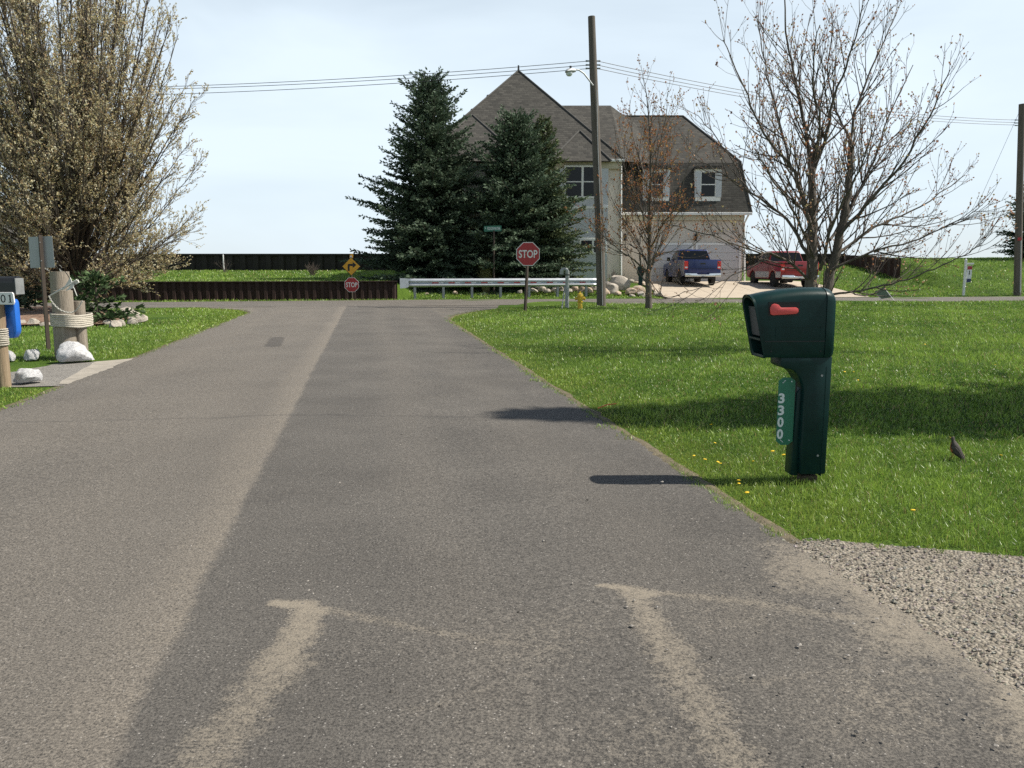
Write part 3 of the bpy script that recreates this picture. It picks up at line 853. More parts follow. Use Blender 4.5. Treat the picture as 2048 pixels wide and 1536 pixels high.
def resample(pts, k):
    pts = np.asarray(pts, float)
    n = len(pts)
    x = np.linspace(0, n - 1, k); out = []
    for v in x:                                     # Catmull-Rom
        i = min(int(v), n - 2); f = v - i
        p0, p1, p2, p3 = pts[max(i-1, 0)], pts[i], pts[i+1], pts[min(i+2, n-1)]
        out.append(0.5 * ((2*p1) + (-p0+p2)*f + (2*p0-5*p1+4*p2-p3)*f*f + (-p0+3*p1-3*p2+p3)*f**3))
    return np.array(out)
def flakes(P, Dr, L, Wd, colors, rng, per=2):
    """small leaf-shaped diamonds at points P pointing along Dr"""
    P = np.repeat(P, per, 0); Dr = np.repeat(Dr, per, 0); colors = np.repeat(colors, per, 0); L = np.repeat(L, per); Wd = np.repeat(Wd, per)
    n = len(P)
    Dr = Dr + rng.normal(0, 0.28, (n, 3)); Dr /= np.linalg.norm(Dr, axis=1, keepdims=True)
    r = rng.normal(0, 1, (n, 3)); W = np.cross(Dr, r); W /= np.linalg.norm(W, axis=1, keepdims=True) + 1e-9
    mid = P + Dr * (L * 0.45)[:, None]
    V = np.stack([P, mid + W * Wd[:, None], P + Dr * L[:, None], mid - W * Wd[:, None]], 1).reshape(-1, 3)
    F = np.arange(n * 4).reshape(n, 4)
    return V, F, np.repeat(colors, 4, 0)

def bare_tree(name, base, limbs, trunk_r, label, cat, seed, l1, l2, l3, buds, bud_size, bud_cols, twig_mat, bark_mat, spread=(0.55, 0.95), up=0.5, wig=0.07, per=2):
    """limbs: list of (points, r0, r1) given relative to base; then three orders of side shoots"""
    rng = np.random.default_rng(seed)
    root = empty(name, base, label=label, cat=cat)
    trunk, wood = Wood(), Wood()
    bp, bd = [], []
    for pts, r0, r1 in limbs:
        k = max(8, len(pts) * 4)
        q = resample(pts, k)
        q[1:-1] += rng.normal(0, 0.012, (k - 2, 3))
        rr = r0 + (r1 - r0) * np.linspace(0, 1, k) ** 0.8
        trunk.add(q, rr, 9 if r0 > 0.05 else 6)
        seg = np.linalg.norm(np.diff(q, axis=0), axis=1); Ltot = seg.sum()
        for _ in range(int(Ltot * l1[0])):
            f = rng.uniform(l1[1], 1.0) ; i = min(int(f * (k - 1)), k - 2)
            tan = unit(q[i+1] - q[i]); p = q[i] + (q[i+1] - q[i]) * (f * (k-1) - i)
            L = l1[2] * (0.45 + 0.9 * (1 - f)) * rng.uniform(0.6, 1.3) * min(1.0, 0.4 + Ltot / 4)
            r_ = max(0.005, min(rr[i] * 0.55, 0.010 + L * 0.008))
            b1 = grow(p, side_dir(tan, rng.uniform(*spread), rng), L, 7, up, wig, rng)
            wood.add(b1, np.linspace(r_, 0.0035, 7), 4)
            for _ in range(max(1, int(L * l2[0]))):
                f2 = rng.uniform(0.2, 1.0); i2 = min(int(f2 * 6), 5)
                t2 = unit(b1[i2+1] - b1[i2]); p2 = b1[i2] + (b1[i2+1] - b1[i2]) * (f2 * 6 - i2)
                L2 = l2[1] * (0.5 + 0.7 * (1 - f2)) * rng.uniform(0.5, 1.3)
                b2 = grow(p2, side_dir(t2, rng.uniform(*spread), rng), L2, 5, up * 0.8, wig * 1.2, rng)
                wood.add(b2[[0, 2, 4]], np.linspace(max(0.0035, r_ * 0.45), 0.0025, 3), 3)
                for _ in range(max(0, int(L2 * l3[0] + rng.uniform(0, 1)))):
                    f3 = rng.uniform(0.25, 1.0); i3 = min(int(f3 * 4), 3)
                    t3 = unit(b2[i3+1] - b2[i3]); p3 = b2[i3] + (b2[i3+1] - b2[i3]) * (f3 * 4 - i3)
                    b3 = grow(p3, side_dir(t3, rng.uniform(*spread), rng), l3[1] * rng.uniform(0.5, 1.3), 3, up * 0.6, wig, rng)
                    wood.add(b3[[0, 2]], np.array([0.0032, 0.0022]), 3)
                    for q3 in range(buds):
                        k3 = rng.uniform(0.3, 1.0) if q3 else 1.0
                        bp.append(b3[0] + (b3[2] - b3[0]) * k3); bd.append(unit(b3[2] - b3[1]) + rng.normal(0, 0.5, 3))
                for q2 in range(buds):
                    k2 = rng.uniform(0.3, 1.0) if q2 else 1.0
                    j = min(int(k2 * 4), 3)
                    bp.append(b2[j] + (b2[j+1] - b2[j]) * (k2 * 4 - j)); bd.append(unit(b2[4] - b2[3]) + rng.normal(0, 0.5, 3))
    link('trunk', trunk.mesh('trunk', bark_mat), root)
    link('branches', wood.mesh('branches', twig_mat), root)
    if bp:
        P, Dr = np.array(bp), np.array(bd); n = len(P)
        keep = rng.uniform(0, 1, n) < 0.85
        P, Dr = P[keep], Dr[keep]; n = len(P)
        cols = np.array(bud_cols)[rng.integers(0, len(bud_cols), n)] * rng.uniform(0.7, 1.25, (n, 1))
        L = rng.uniform(0.6, 1.5, n) * bud_size
        V, F, Cc = flakes(P, Dr, L, L * 0.36, cols, rng, per)
        link('crown', np_mesh('crown', V, F, M['leaf'], Cc), root)
    return root

def px_limbs(spec, D, base):
    """limb courses measured in the photograph, each with its own distance from the camera, relative to base"""
    out = []
    for pts, r0, r1, d0, d1 in spec:
        n = len(pts); q = []
        for i, (u, v) in enumerate(pts):
            q.append(np.array(at(u, v, D + d0 + (d1 - d0) * i / (n - 1))) - np.array(base))
        out.append((np.array(q), r0 * (0.64 if r0 < 0.1 else 0.90), r1 * 0.7))
    return out

# ---- maple with opening buds behind the green mailbox
mb = gp(1638, 696); mb.z = ground_z(mb.x, mb.y)
MD = mb.y
maple = px_limbs([
    ([(1632, 700), (1622, 600), (1624, 500), (1626, 420), (1624, 350), (1632, 290)], 0.150, 0.070, 0, 0.1),
    ([(1624, 350), (1612, 260), (1592, 170), (1574, 80), (1566, -20)], 0.065, 0.014, 0.1, 0.3),
    ([(1628, 340), (1652, 270), (1668, 200), (1700, 110), (1726, 10)], 0.060, 0.012, 0.1, -0.7),
    ([(1650, 700), (1648, 610), (1668, 520), (1688, 430), (1700, 350), (1700, 280)], 0.135, 0.060, 0, 0.3),
    ([(1700, 290), (1716, 210), (1750, 120), (1792, 30)], 0.050, 0.010, 0.3, 0.8),
    ([(1700, 280), (1672, 220), (1655, 140), (1668, 40)], 0.042, 0.010, 0.3, 1.1),
    ([(1626, 470), (1606, 400), (1580, 330), (1530, 270), (1490, 180), (1446, 80)], 0.070, 0.010, 0, -0.5),
    ([(1580, 330), (1560, 250), (1535, 150), (1515, 40)], 0.045, 0.010, -0.2, 0.9),
    ([(1622, 520), (1575, 440), (1510, 390), (1440, 345), (1385, 315)], 0.060, 0.010, 0, 0.8),
    ([(1500, 385), (1450, 300), (1395, 230)], 0.028, 0.008, 0.5, 1.1),
    ([(1620, 560), (1570, 520), (1500, 500), (1420, 470), (1345, 450)], 0.045, 0.008, 0, -0.9),
    ([(1540, 512), (1480, 545), (1400, 575), (1330, 598)], 0.022, 0.006, -0.3, -1.0),
    ([(1680, 470), (1740, 400), (1800, 330), (1860, 230), (1900, 140)], 0.060, 0.010, 0.1, -0.9),
    ([(1672, 510), (1750, 455), (1840, 415), (1930, 350)], 0.050, 0.009, 0.1, 0.9),
    ([(1662, 540), (1740, 505), (1830, 480), (1920, 440), (1965, 410)], 0.044, 0.008, 0, -0.6),
    ([(1652, 590), (1700, 584), (1770, 572), (1850, 545), (1920, 515), (1962, 490)], 0.042, 0.008, 0, -1.0),
    ([(1700, 584), (1740, 590), (1800, 555), (1845, 530)], 0.022, 0.006, -0.3, 0.3),
    ([(1690, 440), (1740, 340), (1775, 240), (1826, 130)], 0.045, 0.010, 0.2, 1.5),
    ([(1630, 330), (1640, 240), (1625, 150), (1640, 50)], 0.045, 0.010, 0.1, -1.5),
    ([(1640, 540), (1668, 440), (1720, 340), (1745, 260)], 0.050, 0.010, 0, -1.8),
    ([(1630, 520), (1590, 430), (1540, 350), (1510, 300)], 0.045, 0.010, 0, -1.7),
    ([(1640, 500), (1610, 400), (1560, 300), (1560, 220)], 0.045, 0.010, 0, 1.9),
    ([(1660, 480), (1720, 380), (1770, 300), (1820, 250)], 0.045, 0.010, 0, 2.0)], MD, mb)
bare_tree('maple_tree', mb, maple, 0.15, 'spreading maple with reddish opening buds standing behind the dark green mailbox', 'tree', 3,
          (6.0, 0.10, 1.15), (5.0, 0.46), (2.4, 0.15), 2, 0.031,
          [(0.50, 0.30, 0.19), (0.58, 0.38, 0.25), (0.44, 0.21, 0.12), (0.50, 0.42, 0.22), (0.34, 0.16, 0.10)], M['twig'], M['bark'], (0.4, 0.8), 0.75, 0.035, 3)
# ---- young tree on the lawn by the hydrant
yb = gp(1298, 617); yb.z = ground_z(yb.x, yb.y)
YD = yb.y
young = px_limbs([
    ([(1298, 622), (1297, 570), (1299, 520), (1300, 440), (1302, 340), (1298, 240), (1290, 165)], 0.155, 0.012, 0, 0),
    ([(1296, 545), (1270, 522), (1240, 500), (1205, 470), (1180, 440)], 0.060, 0.010, 0, -0.8),
    ([(1297, 535), (1283, 500), (1262, 460), (1235, 420), (1218, 380)], 0.055, 0.010, 0, 0.8),
    ([(1299, 545), (1310, 515), (1325, 485), (1345, 455), (1375, 420)], 0.060, 0.010, 0, 0.6),
    ([(1299, 500), (1320, 460), (1345, 420), (1365, 370), (1380, 320)], 0.055, 0.010, 0, -0.9),
    ([(1299, 480), (1285, 430), (1262, 370), (1240, 310), (1228, 250)], 0.055, 0.010, 0, -0.7),
    ([(1300, 430), (1318, 380), (1340, 320), (1350, 250)], 0.050, 0.010, 0, 1.0),
    ([(1301, 400), (1285, 340), (1265, 270), (1260, 200)], 0.045, 0.010, 0, 0.8),
    ([(1302, 370), (1315, 310), (1330, 240), (1335, 185)], 0.040, 0.009, 0, -0.8),
    ([(1298, 530), (1280, 505), (1262, 490), (1225, 485), (1200, 465)], 0.040, 0.008, 0, 0.9),
    ([(1299, 520), (1330, 505), (1370, 500), (1400, 480)], 0.040, 0.008, 0, -0.9),
    ([(1300, 470), (1296, 420), (1300, 360), (1308, 300)], 0.045, 0.009, 0, -1.6),
    ([(1300, 460), (1306, 410), (1312, 350), (1322, 290)], 0.045, 0.009, 0, 1.6)], YD, yb)
bare_tree('young_tree', yb, young, 0.15, 'slender young tree with rusty buds on the lawn beside the utility pole', 'tree', 5,
          (4.8, 0.15, 1.25), (4.4, 0.55), (2.6, 0.22), 3, 0.046,
          [(0.40, 0.17, 0.07), (0.48, 0.24, 0.10), (0.32, 0.13, 0.06), (0.36, 0.26, 0.10)], M['twig'], M['bark'], (0.4, 0.8), 0.7, 0.04, 3)

# ---- big multi-stemmed tree with pale new leaves at the edge of the picture
pb = gp(158, 627); pb.z = ground_z(pb.x, pb.y)
rng = np.random.default_rng(21)
stems = []
ENV = [(0.8, 1.6), (1.6, 3.7), (2.45, 4.45), (3.8, 4.6), (5.5, 4.85), (7.1, 4.7), (8.8, 4.35), (10.4, 3.75), (12.0, 2.6), (13.2, 0.6)]
def env(z): return float(np.interp(z, [e[0] for e in ENV], [e[1] for e in ENV]))
NS = 190
for i in range(NS):
    a = i * 2.399 + rng.uniform(-0.3, 0.3)
    ze = 1.2 + 11.6 * ((i * 0.754878 + 0.13) % 1.0) ** 1.12
    re_ = env(ze) * (rng.uniform(0.74, 0.90) if i % 3 else rng.uniform(0.3, 0.7))
    z0 = 0.35 + ze * rng.uniform(0.10, 0.24)
    e_ = np.array([re_ * math.cos(a), re_ * math.sin(a), ze])
    s0 = np.array([0.15 * math.cos(a), 0.15 * math.sin(a), z0])
    mid = s0 + (e_ - s0) * 0.5 + np.array([0.06 * re_ * math.cos(a), 0.06 * re_ * math.sin(a), -0.02 * ze]) + rng.normal(0, 0.08, 3)
    q1 = s0 + (mid - s0) * 0.5 + rng.normal(0, 0.05, 3); q2 = mid + (e_ - mid) * 0.5 + rng.normal(0, 0.06, 3)
    stems.append((np.array([s0, q1, mid, q2, e_]), 0.026 + 0.040 * ze / 13, 0.008))
trunk_c = [(np.array([[0, 0, -0.1], [0.02, 0, 0.8], [0.0, 0.03, 1.8], [0.05, 0, 3.4], [0.1, 0.05, 6.0]]), 0.30, 0.10)]
bare_tree('pear_tree', pb, trunk_c + stems, 0.3, 'tall dense tree covered in pale new leaves above the mulch bed', 'tree', 8,
          (4.2, 0.26, 0.90), (6.0, 0.46), (3.0, 0.20), 8, 0.046,
          [(0.60, 0.53, 0.31), (0.68, 0.62, 0.42), (0.54, 0.46, 0.23), (0.46, 0.35, 0.20), (0.76, 0.72, 0.54), (0.42, 0.29, 0.17)], M['twig_pear'], M['bark_dark'], (0.3, 0.75), 0.45, 0.05, 1)

# ---- spruces
def spruce(name, base, H, Rb, label, seed, lean=(0, 0), whorl=0.27, z_low=0.25, tint=(1, 1, 1), per=9, prof=0.85, cat='tree', sprig=1.0, gap=None):
    rng = np.random.default_rng(seed)
    root = empty(name, base, label=label, cat=cat)
    tr = MB(); tr.tube([(0, 0, -0.15), (lean[0] * 0.4, lean[1] * 0.4, H * 0.5), (lean[0], lean[1], H * 0.97)], [0.028 * H ** 0.9 * 0.8 + 0.03, 0.016 * H + 0.02, 0.012], 9)
    tr.build('trunk', M['bark_dark'], root, smooth=True)
    wood = Wood(); SP_, SD, SL, ST_ = [], [], [], []
    z = z_low; w = 0
    while z < H - 0.1:
        f = z / H
        Lm = Rb * (1 - f) ** prof * (0.82 + 0.18 * math.sin(w * 1.7 + seed)) + 0.10
        if f < 0.10: Lm *= 0.80 + 2.0 * f
        nb = max(5, int(per * (0.55 + 0.45 * (1 - f))))
        for b in range(nb):
            a = 2 * math.pi * (b + rng.uniform(-0.35, 0.35)) / nb + w * 0.9
            L = Lm * rng.uniform(0.76, 1.14)
            L *= 1.0 + 0.18 * noise.noise((math.cos(a) * 1.4 + seed, math.sin(a) * 1.4, z * 0.75))
            if gap is not None and gap(a, f, rng): L *= 0.55
            el = R(-14 + 52 * f ** 1.2) + rng.normal(0, 0.10)
            d = np.array([math.cos(a) * math.cos(el), math.sin(a) * math.cos(el), math.sin(el)])
            c = np.array([lean[0] * f, lean[1] * f, z + rng.uniform(-0.12, 0.12)])
            br = grow(c, d, L, 6, 0.30 - 0.05 * f, 0.035, rng)
            wood.add(br, np.linspace(0.012 + L * 0.008, 0.004, 6), 4)
            step = 0.15 * sprig
            nt = max(2, int(L / step))
            for i in range(nt + 1):
                g = 0.12 + 0.88 * i / nt
                j = min(int(g * 5), 4); p = br[j] + (br[j+1] - br[j]) * (g * 5 - j); t = unit(br[j+1] - br[j])
                side = unit(np.cross(t, [0, 0, 1.0]))
                for sgn in (-1, 1, 0):
                    if sgn == 0:
                        td = t; Lt = 0.16 * sprig
                    else:
                        td = unit(t * 0.72 + side * sgn * 0.7 + np.array([0, 0, rng.uniform(-0.28, 0.12)])); Lt = (0.14 + (1 - g) * L * 0.36) * rng.uniform(0.7, 1.15)
                    ns = max(1, int(Lt / (0.105 * sprig)))
                    for m in range(ns):
                        h = (m + rng.uniform(0.2, 0.9)) / ns
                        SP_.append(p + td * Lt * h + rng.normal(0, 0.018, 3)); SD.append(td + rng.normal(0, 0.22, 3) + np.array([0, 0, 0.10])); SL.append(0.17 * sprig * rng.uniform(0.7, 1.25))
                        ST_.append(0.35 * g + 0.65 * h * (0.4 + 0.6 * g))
        z += whorl * (0.75 + 0.45 * (1 - f)); w += 1
    for _ in range(26):                              # leader
        SP_.append(np.array([lean[0], lean[1], H * 0.97 + rng.uniform(-0.45, 0.1)])); SD.append(np.array([rng.normal(0, 0.4), rng.normal(0, 0.4), 1.0])); SL.append(0.2); ST_.append(0.8)
    link('branches', wood.mesh('branches', M['bark_dark']), root)
    P, Dr, L, T = np.array(SP_), np.array(SD), np.array(SL), np.array(ST_)
    Dr /= np.linalg.norm(Dr, axis=1, keepdims=True)
    deep, tip = np.array([0.030, 0.048, 0.029]), np.array([0.125, 0.172, 0.112])  # tips brightened towards the look of sunlit clumps, inner sprigs darker
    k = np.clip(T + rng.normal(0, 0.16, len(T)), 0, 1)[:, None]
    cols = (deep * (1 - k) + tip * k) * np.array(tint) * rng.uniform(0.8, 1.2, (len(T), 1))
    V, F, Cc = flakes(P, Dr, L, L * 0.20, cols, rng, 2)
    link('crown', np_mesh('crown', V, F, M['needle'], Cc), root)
    return root
def on_ground(u, D, dz=0.0):
    x = (u - 1024) / FOC * D
    return Vector((x, D, ground_z(x, D) + dz))
b = on_ground(862, 44.5)
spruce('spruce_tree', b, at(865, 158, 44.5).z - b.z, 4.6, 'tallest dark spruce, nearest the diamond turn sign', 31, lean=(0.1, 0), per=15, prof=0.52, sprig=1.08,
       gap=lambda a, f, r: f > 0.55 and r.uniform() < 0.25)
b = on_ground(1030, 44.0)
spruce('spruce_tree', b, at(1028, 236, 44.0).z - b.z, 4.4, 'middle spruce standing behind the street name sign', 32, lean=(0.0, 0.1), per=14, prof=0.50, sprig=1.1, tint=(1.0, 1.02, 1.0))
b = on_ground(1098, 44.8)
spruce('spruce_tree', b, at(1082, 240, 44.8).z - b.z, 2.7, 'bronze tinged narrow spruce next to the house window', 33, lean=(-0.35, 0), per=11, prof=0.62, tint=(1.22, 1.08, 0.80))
b = gp(196, 646); b.z = ground_z(b.x, b.y)
spruce('spruce_shrub', b, 1.15, 1.25, 'low spruce shrub beside the wooden pilings', 34, per=8, whorl=0.22, z_low=0.12, prof=0.6, cat='shrub', tint=(0.75, 0.85, 0.55))
b = gp(30, 622); b.z = ground_z(b.x, b.y)
spruce('spruce_shrub', b, 1.7, 1.7, 'low dark spruce shrub behind the black mailbox', 35, per=8, whorl=0.22, z_low=0.12, prof=0.6, cat='shrub')
b = on_ground(2062, 57)
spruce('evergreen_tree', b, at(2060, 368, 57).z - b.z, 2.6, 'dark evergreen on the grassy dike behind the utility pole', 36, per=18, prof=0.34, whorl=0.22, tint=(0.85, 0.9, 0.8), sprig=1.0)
# a pointed conifer stands outside the picture; its shadow lies over the lawn and the road edge
tipg = gp(1050, 826); Hc = 14.0
b = Vector((tipg.x, tipg.y, 0)) + Vector((SUN_DIR.x, SUN_DIR.y, 0)) * (Hc / SUN_DIR.z)
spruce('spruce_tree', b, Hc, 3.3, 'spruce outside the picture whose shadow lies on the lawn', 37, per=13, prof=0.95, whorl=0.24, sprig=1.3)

# ---- dry ornamental grass and low bushes
def tuft(name, base, H, Rr, n, cols, label, cat, seed, bend=0.5, width=0.012):
    rng = np.random.default_rng(seed)
    a = rng.uniform(0, 6.28, n); r = Rr * 0.35 * np.sqrt(rng.uniform(0, 1, n)); out = rng.uniform(0.1, 1, n)
    p0 = np.stack([r * np.cos(a), r * np.sin(a), np.zeros(n)], -1)
    h = H * rng.uniform(0.55, 1.05, n)
    d = np.stack([np.cos(a), np.sin(a), np.zeros(n)], -1)
    p1 = p0 + d * (Rr * 0.25 * out)[:, None] + np.array([0, 0, 1]) * (h * 0.6)[:, None]
    p2 = p0 + d * (Rr * out)[:, None] + np.array([0, 0, 1]) * (h * (1 - bend * 0.35 * out))[:, None]
    w = np.stack([-np.sin(a), np.cos(a), np.zeros(n)], -1) * width
    V = np.stack([p0 - w, p0 + w, p1 + w, p1 - w, p2], 1).reshape(-1, 3)
    i = np.arange(n) * 5
    F = np.concatenate([np.stack([i, i+1, i+2], -1), np.stack([i, i+2, i+3], -1), np.stack([i+3, i+2, i+4], -1)])
    cc = np.repeat(np.array(cols)[rng.integers(0, len(cols), n)] * rng.uniform(0.75, 1.2, (n, 1)), 5, 0)
    o = link(name, np_mesh(name, V, F, M['leaf'], cc), None, base)
    return tag(o, label, cat)
b = on_ground(54, 34.0); tuft('ornamental_grass', b, 1.75, 0.9, 1500, [(0.42, 0.32, 0.19), (0.50, 0.40, 0.25), (0.36, 0.25, 0.14)], 'clump of dry tan ornamental grass behind the sign post', 'plant', 41)
b = on_ground(972, 42.0); tuft('ornamental_grass', b, 1.9, 0.55, 500, [(0.24, 0.25, 0.10), (0.32, 0.28, 0.14)], 'yellow green grass clump between the two large spruces', 'plant', 42)

# ================================================================== things
def text_mesh(body, w, h, material, depth=0.002, bold=0.0, face='-y'):
    """flat lettering of an exact width and height, centred, standing upright and facing -Y"""
    cu = bpy.data.curves.new('lettering', 'FONT'); cu.body = body; cu.extrude = depth / max(h, 1e-3) * 0.7; cu.offset = bold
    cu.align_x = 'CENTER'; cu.resolution_u = 4
    o = bpy.data.objects.new('lettering', cu); C.objects.link(o)
    bpy.context.view_layer.update()
    dg = bpy.context.evaluated_depsgraph_get()
    me = bpy.data.meshes.new_from_object(o.evaluated_get(dg))
    bpy.data.objects.remove(o); bpy.data.curves.remove(cu)
    me.name = 'lettering'
    V = np.zeros(len(me.vertices) * 3); me.vertices.foreach_get('co', V); V = V.reshape(-1, 3)
    lo, hi = V.min(0), V.max(0)
    x = (V[:, 0] - (lo[0] + hi[0]) / 2) * w / (hi[0] - lo[0]); y = (V[:, 1] - (lo[1] + hi[1]) / 2) * h / (hi[1] - lo[1])
    z = (V[:, 2] - lo[2]) / max(1e-6, hi[2] - lo[2]) * depth
    me.vertices.foreach_set('co', np.stack([x, -z, y], -1).ravel())
    me.materials.clear(); me.materials.append(material); me.update()
    return me

def rock_mesh(name, material, seed, sub=3, rough=0.35, flat=0.75, facets=7):
    bm = bmesh.new(); bmesh.ops.create_icosphere(bm, subdivisions=sub, radius=1.0)
    r = random.Random(seed)
    pl = [(Vector((r.gauss(0, 1), r.gauss(0, 1), r.gauss(0, 0.8))).normalized(), r.uniform(0.62, 0.9)) for _ in range(facets)]
    o = Vector((seed * 3.7, seed * 1.3, 0))
    for v in bm.verts:
        p = v.co.copy()
        for n_, d_ in pl:
            k = p.dot(n_)
            if k > d_: p -= n_ * (k - d_) * 0.85
        p *= 1 + rough * (noise.noise(p * 1.3 + o) * 0.5 + noise.noise(p * 3.1 + o) * 0.28 + noise.noise(p * 7.0 + o) * 0.14)
        p.z *= flat
        if p.z < -0.3: p.z = -0.3
        v.co = p
    me = bpy.data.meshes.new(name); bm.to_mesh(me); bm.free()
    for p in me.polygons: p.use_smooth = True
    try: me.set_sharp_from_angle(angle=R(32))
    except Exception: pass
    me.materials.append(material)
    return me

# ---------------------------------------------------------------- dark green mailbox with its own post
mp = gp(1612, 951); mp.z = 0.0
mail = empty('mailbox', (mp.x, mp.y, ground_z(mp.x, mp.y)), R(3), label='dark green plastic mailbox on a moulded post beside the road, numbered 3300', cat='mailbox')
mail.scale = (1.03, 1.03, 1.03)
BOX_L = -0.026                                       # the box sits a little towards the road on its post
def arch_ring(l_top, l_bot, zb, zt, hw, dome):
    """a cross-section of the box: straight sides and a domed top, leaning from l_bot to l_top"""
    out = []
    zs = zt - dome
    prof = [(-hw * 0.90, zb), (-hw, zb + 0.025), (-hw, (zb + zs) / 2), (-hw, zs)]
    for i in range(1, 12):
        a = math.pi * (1 - i / 12)
        prof.append((hw * math.cos(a) * (1.0), zs + dome * math.sin(a) ** 0.75))
    prof += [(hw, zs), (hw, (zb + zs) / 2), (hw, zb + 0.025), (hw * 0.90, zb)]
    for y, z in prof:
        k = (z - zb) / (zt - zb)
        out.append((l_bot + (l_top - l_bot) * k, y, z))
    return out
ZB, ZT = 0.862, 1.318
def box_top(l): return ZT - 0.55 * max(0.0, -0.02 - l) ** 2 * 0.55 - 2.2 * max(0.0, l - 0.02) ** 2
st_l = [(-0.435, -0.345), (-0.425, -0.335), (-0.33, -0.27), (-0.22, -0.18), (-0.10, -0.09), (0.0, 0.0), (0.055, 0.055)]
HW = 0.120
rs = []
for i, (a, c) in enumerate(st_l):
    hw = HW * (0.985 if i == 0 else 1.0)
    rs.append(arch_ring(a, c, ZB, box_top(a) - (0.004 if i == 0 else 0), hw, 0.085))
inner = [arch_ring(-0.430, -0.340, ZB + 0.014, box_top(-0.43) - 0.016, HW - 0.014, 0.078), arch_ring(-0.335, -0.255, ZB + 0.016, box_top(-0.34) - 0.018, HW - 0.016, 0.076)]
mbx = MB(); mbx.rings([inner[1], inner[0]] + rs, True)
body = mbx.build('box', M['mail_green'], mail, smooth=True); body.location.x = BOX_L
back = MB(); back.rings([arch_ring(0.058, 0.058, ZB, box_top(0.055) + 0.003, HW + 0.004, 0.085), arch_ring(0.10, 0.10, ZB + 0.001, box_top(0.10) + 0.003, HW + 0.003, 0.085),
                         arch_ring(0.122, 0.122, ZB + 0.012, box_top(0.12) - 0.012, HW - 0.012, 0.08), arch_ring(0.130, 0.130, ZB + 0.03, box_top(0.13) - 0.04, HW - 0.035, 0.07)], True)
back.build('rear_cap', M['mail_green'], mail, smooth=True).location.x = BOX_L
MB().box(-0.345, 0.056, -HW - 0.0025, HW + 0.0025, 0.966, 0.973).build('seam', M['mail_inner'], body)
pn = MB()
for x0, x1, z0, z1 in ((-0.275, 0.025, 0.994, 0.998), (-0.275, 0.025, 1.062, 1.066), (-0.275, -0.271, 0.998, 1.062), (0.021, 0.025, 0.998, 1.062)):
    pn.box(x0, x1, -HW - 0.0022, -HW + 0.002, z0, z1)
pn.build('embossed_panel', M['mail_green'], body)
# inside: grey inner door above, open paper slot below
MB().add([(-0.352, -HW + 0.017, 1.00), (-0.352, HW - 0.017, 1.00), (-0.385, HW - 0.017, 1.19), (-0.385, -HW + 0.017, 1.19)], [(0, 1, 2, 3)]).build('inner_door', M['mail_paper'], body)
MB().box(-0.372, -0.26, -HW + 0.016, HW - 0.016, 0.975, 0.987).build('divider', M['mail_green'], body)
MB().add([(-0.262, -HW + 0.015, 0.87), (-0.262, HW - 0.015, 0.87), (-0.31, HW - 0.015, 1.26), (-0.31, -HW + 0.015, 1.26)], [(0, 1, 2, 3)]).build('back_panel', M['mail_inner'], body)
# red flag in its recess
MB().box(-0.330, -0.125, -HW - 0.0015, -HW + 0.004, 1.135, 1.225).build('flag_recess', M['mail_inner'], body)
fl = [(-0.322, 1.184)]
for i in range(7):
    a = math.pi * (1.0 - 0.5 * i / 6); fl.append((-0.290 + 0.032 * math.cos(a), 1.184 + 0.030 * math.sin(a)))
fl += [(-0.268, 1.208), (-0.250, 1.188)]
for i in range(9):
    a = math.pi * (0.5 - i / 8); fl.append((-0.155 + 0.021 * math.cos(a), 1.169 + 0.021 * math.sin(a)))
fl += [(-0.300, 1.140), (-0.318, 1.146)]
MB().prism(fl, -HW - 0.014, -HW - 0.002).build('flag', M['flag_red'], mail, bevel=0.003, smooth=True).location.x = BOX_L
# post with its curved bracket
po = [(-0.250, ZB + 0.004), (0.098, ZB + 0.004), (0.092, 0.070), (-0.082, 0.070), (-0.088, 0.30), (-0.086, 0.58)]
for i in range(9):
    k = i / 8; po.append((-0.086 - 0.125 * (1 - math.cos(k * math.pi / 2)) * 1.0, 0.62 + 0.165 * math.sin(k * math.pi / 2)))
po += [(-0.250, 0.805)]
pst = MB().prism(po, -0.100, 0.100).build('post', M['mail_green'], mail, bevel=0.012, smooth=True)
MB().prism([(-0.130, 0.055), (-0.080, 0.055), (-0.080, 0.66), (-0.115, 0.62)], -0.062, 0.062).build('post_front', M['mail_green'], pst, bevel=0.008, smooth=True)
MB().box(0.056, 0.060, -0.1025, 0.1025, 0.06, 0.80).build('post_rib', M['mail_green'], pst)
MB().box(-0.045, 0.060, -0.05, 0.05, -0.08, 0.05).build('ground_post', M['sign_post'], mail, bevel=0.004)
for z_ in (0.20, 0.74):
    MB().tube([(0.030, -0.1035, z_), (0.030, -0.099, z_)], 0.008, 10).build('screw', M['galv_post'], pst)
for x_ in (-0.30, 0.03):
    MB().tube([(x_, -HW - 0.0035, 0.905), (x_, -HW, 0.905)], 0.006, 10).build('screw', M['mail_inner'], body)
MB().rings([[(l_ + o_, y_ * k_, z_) for l_, y_, z_ in arch_ring(-0.437, -0.347, ZB - 0.004, box_top(-0.43) + 0.004, HW + 0.004, 0.087)] for o_, k_ in ((0.0, 1.0), (0.016, 1.0))] , False).build('front_lip', M['mail_green'], body, smooth=True)
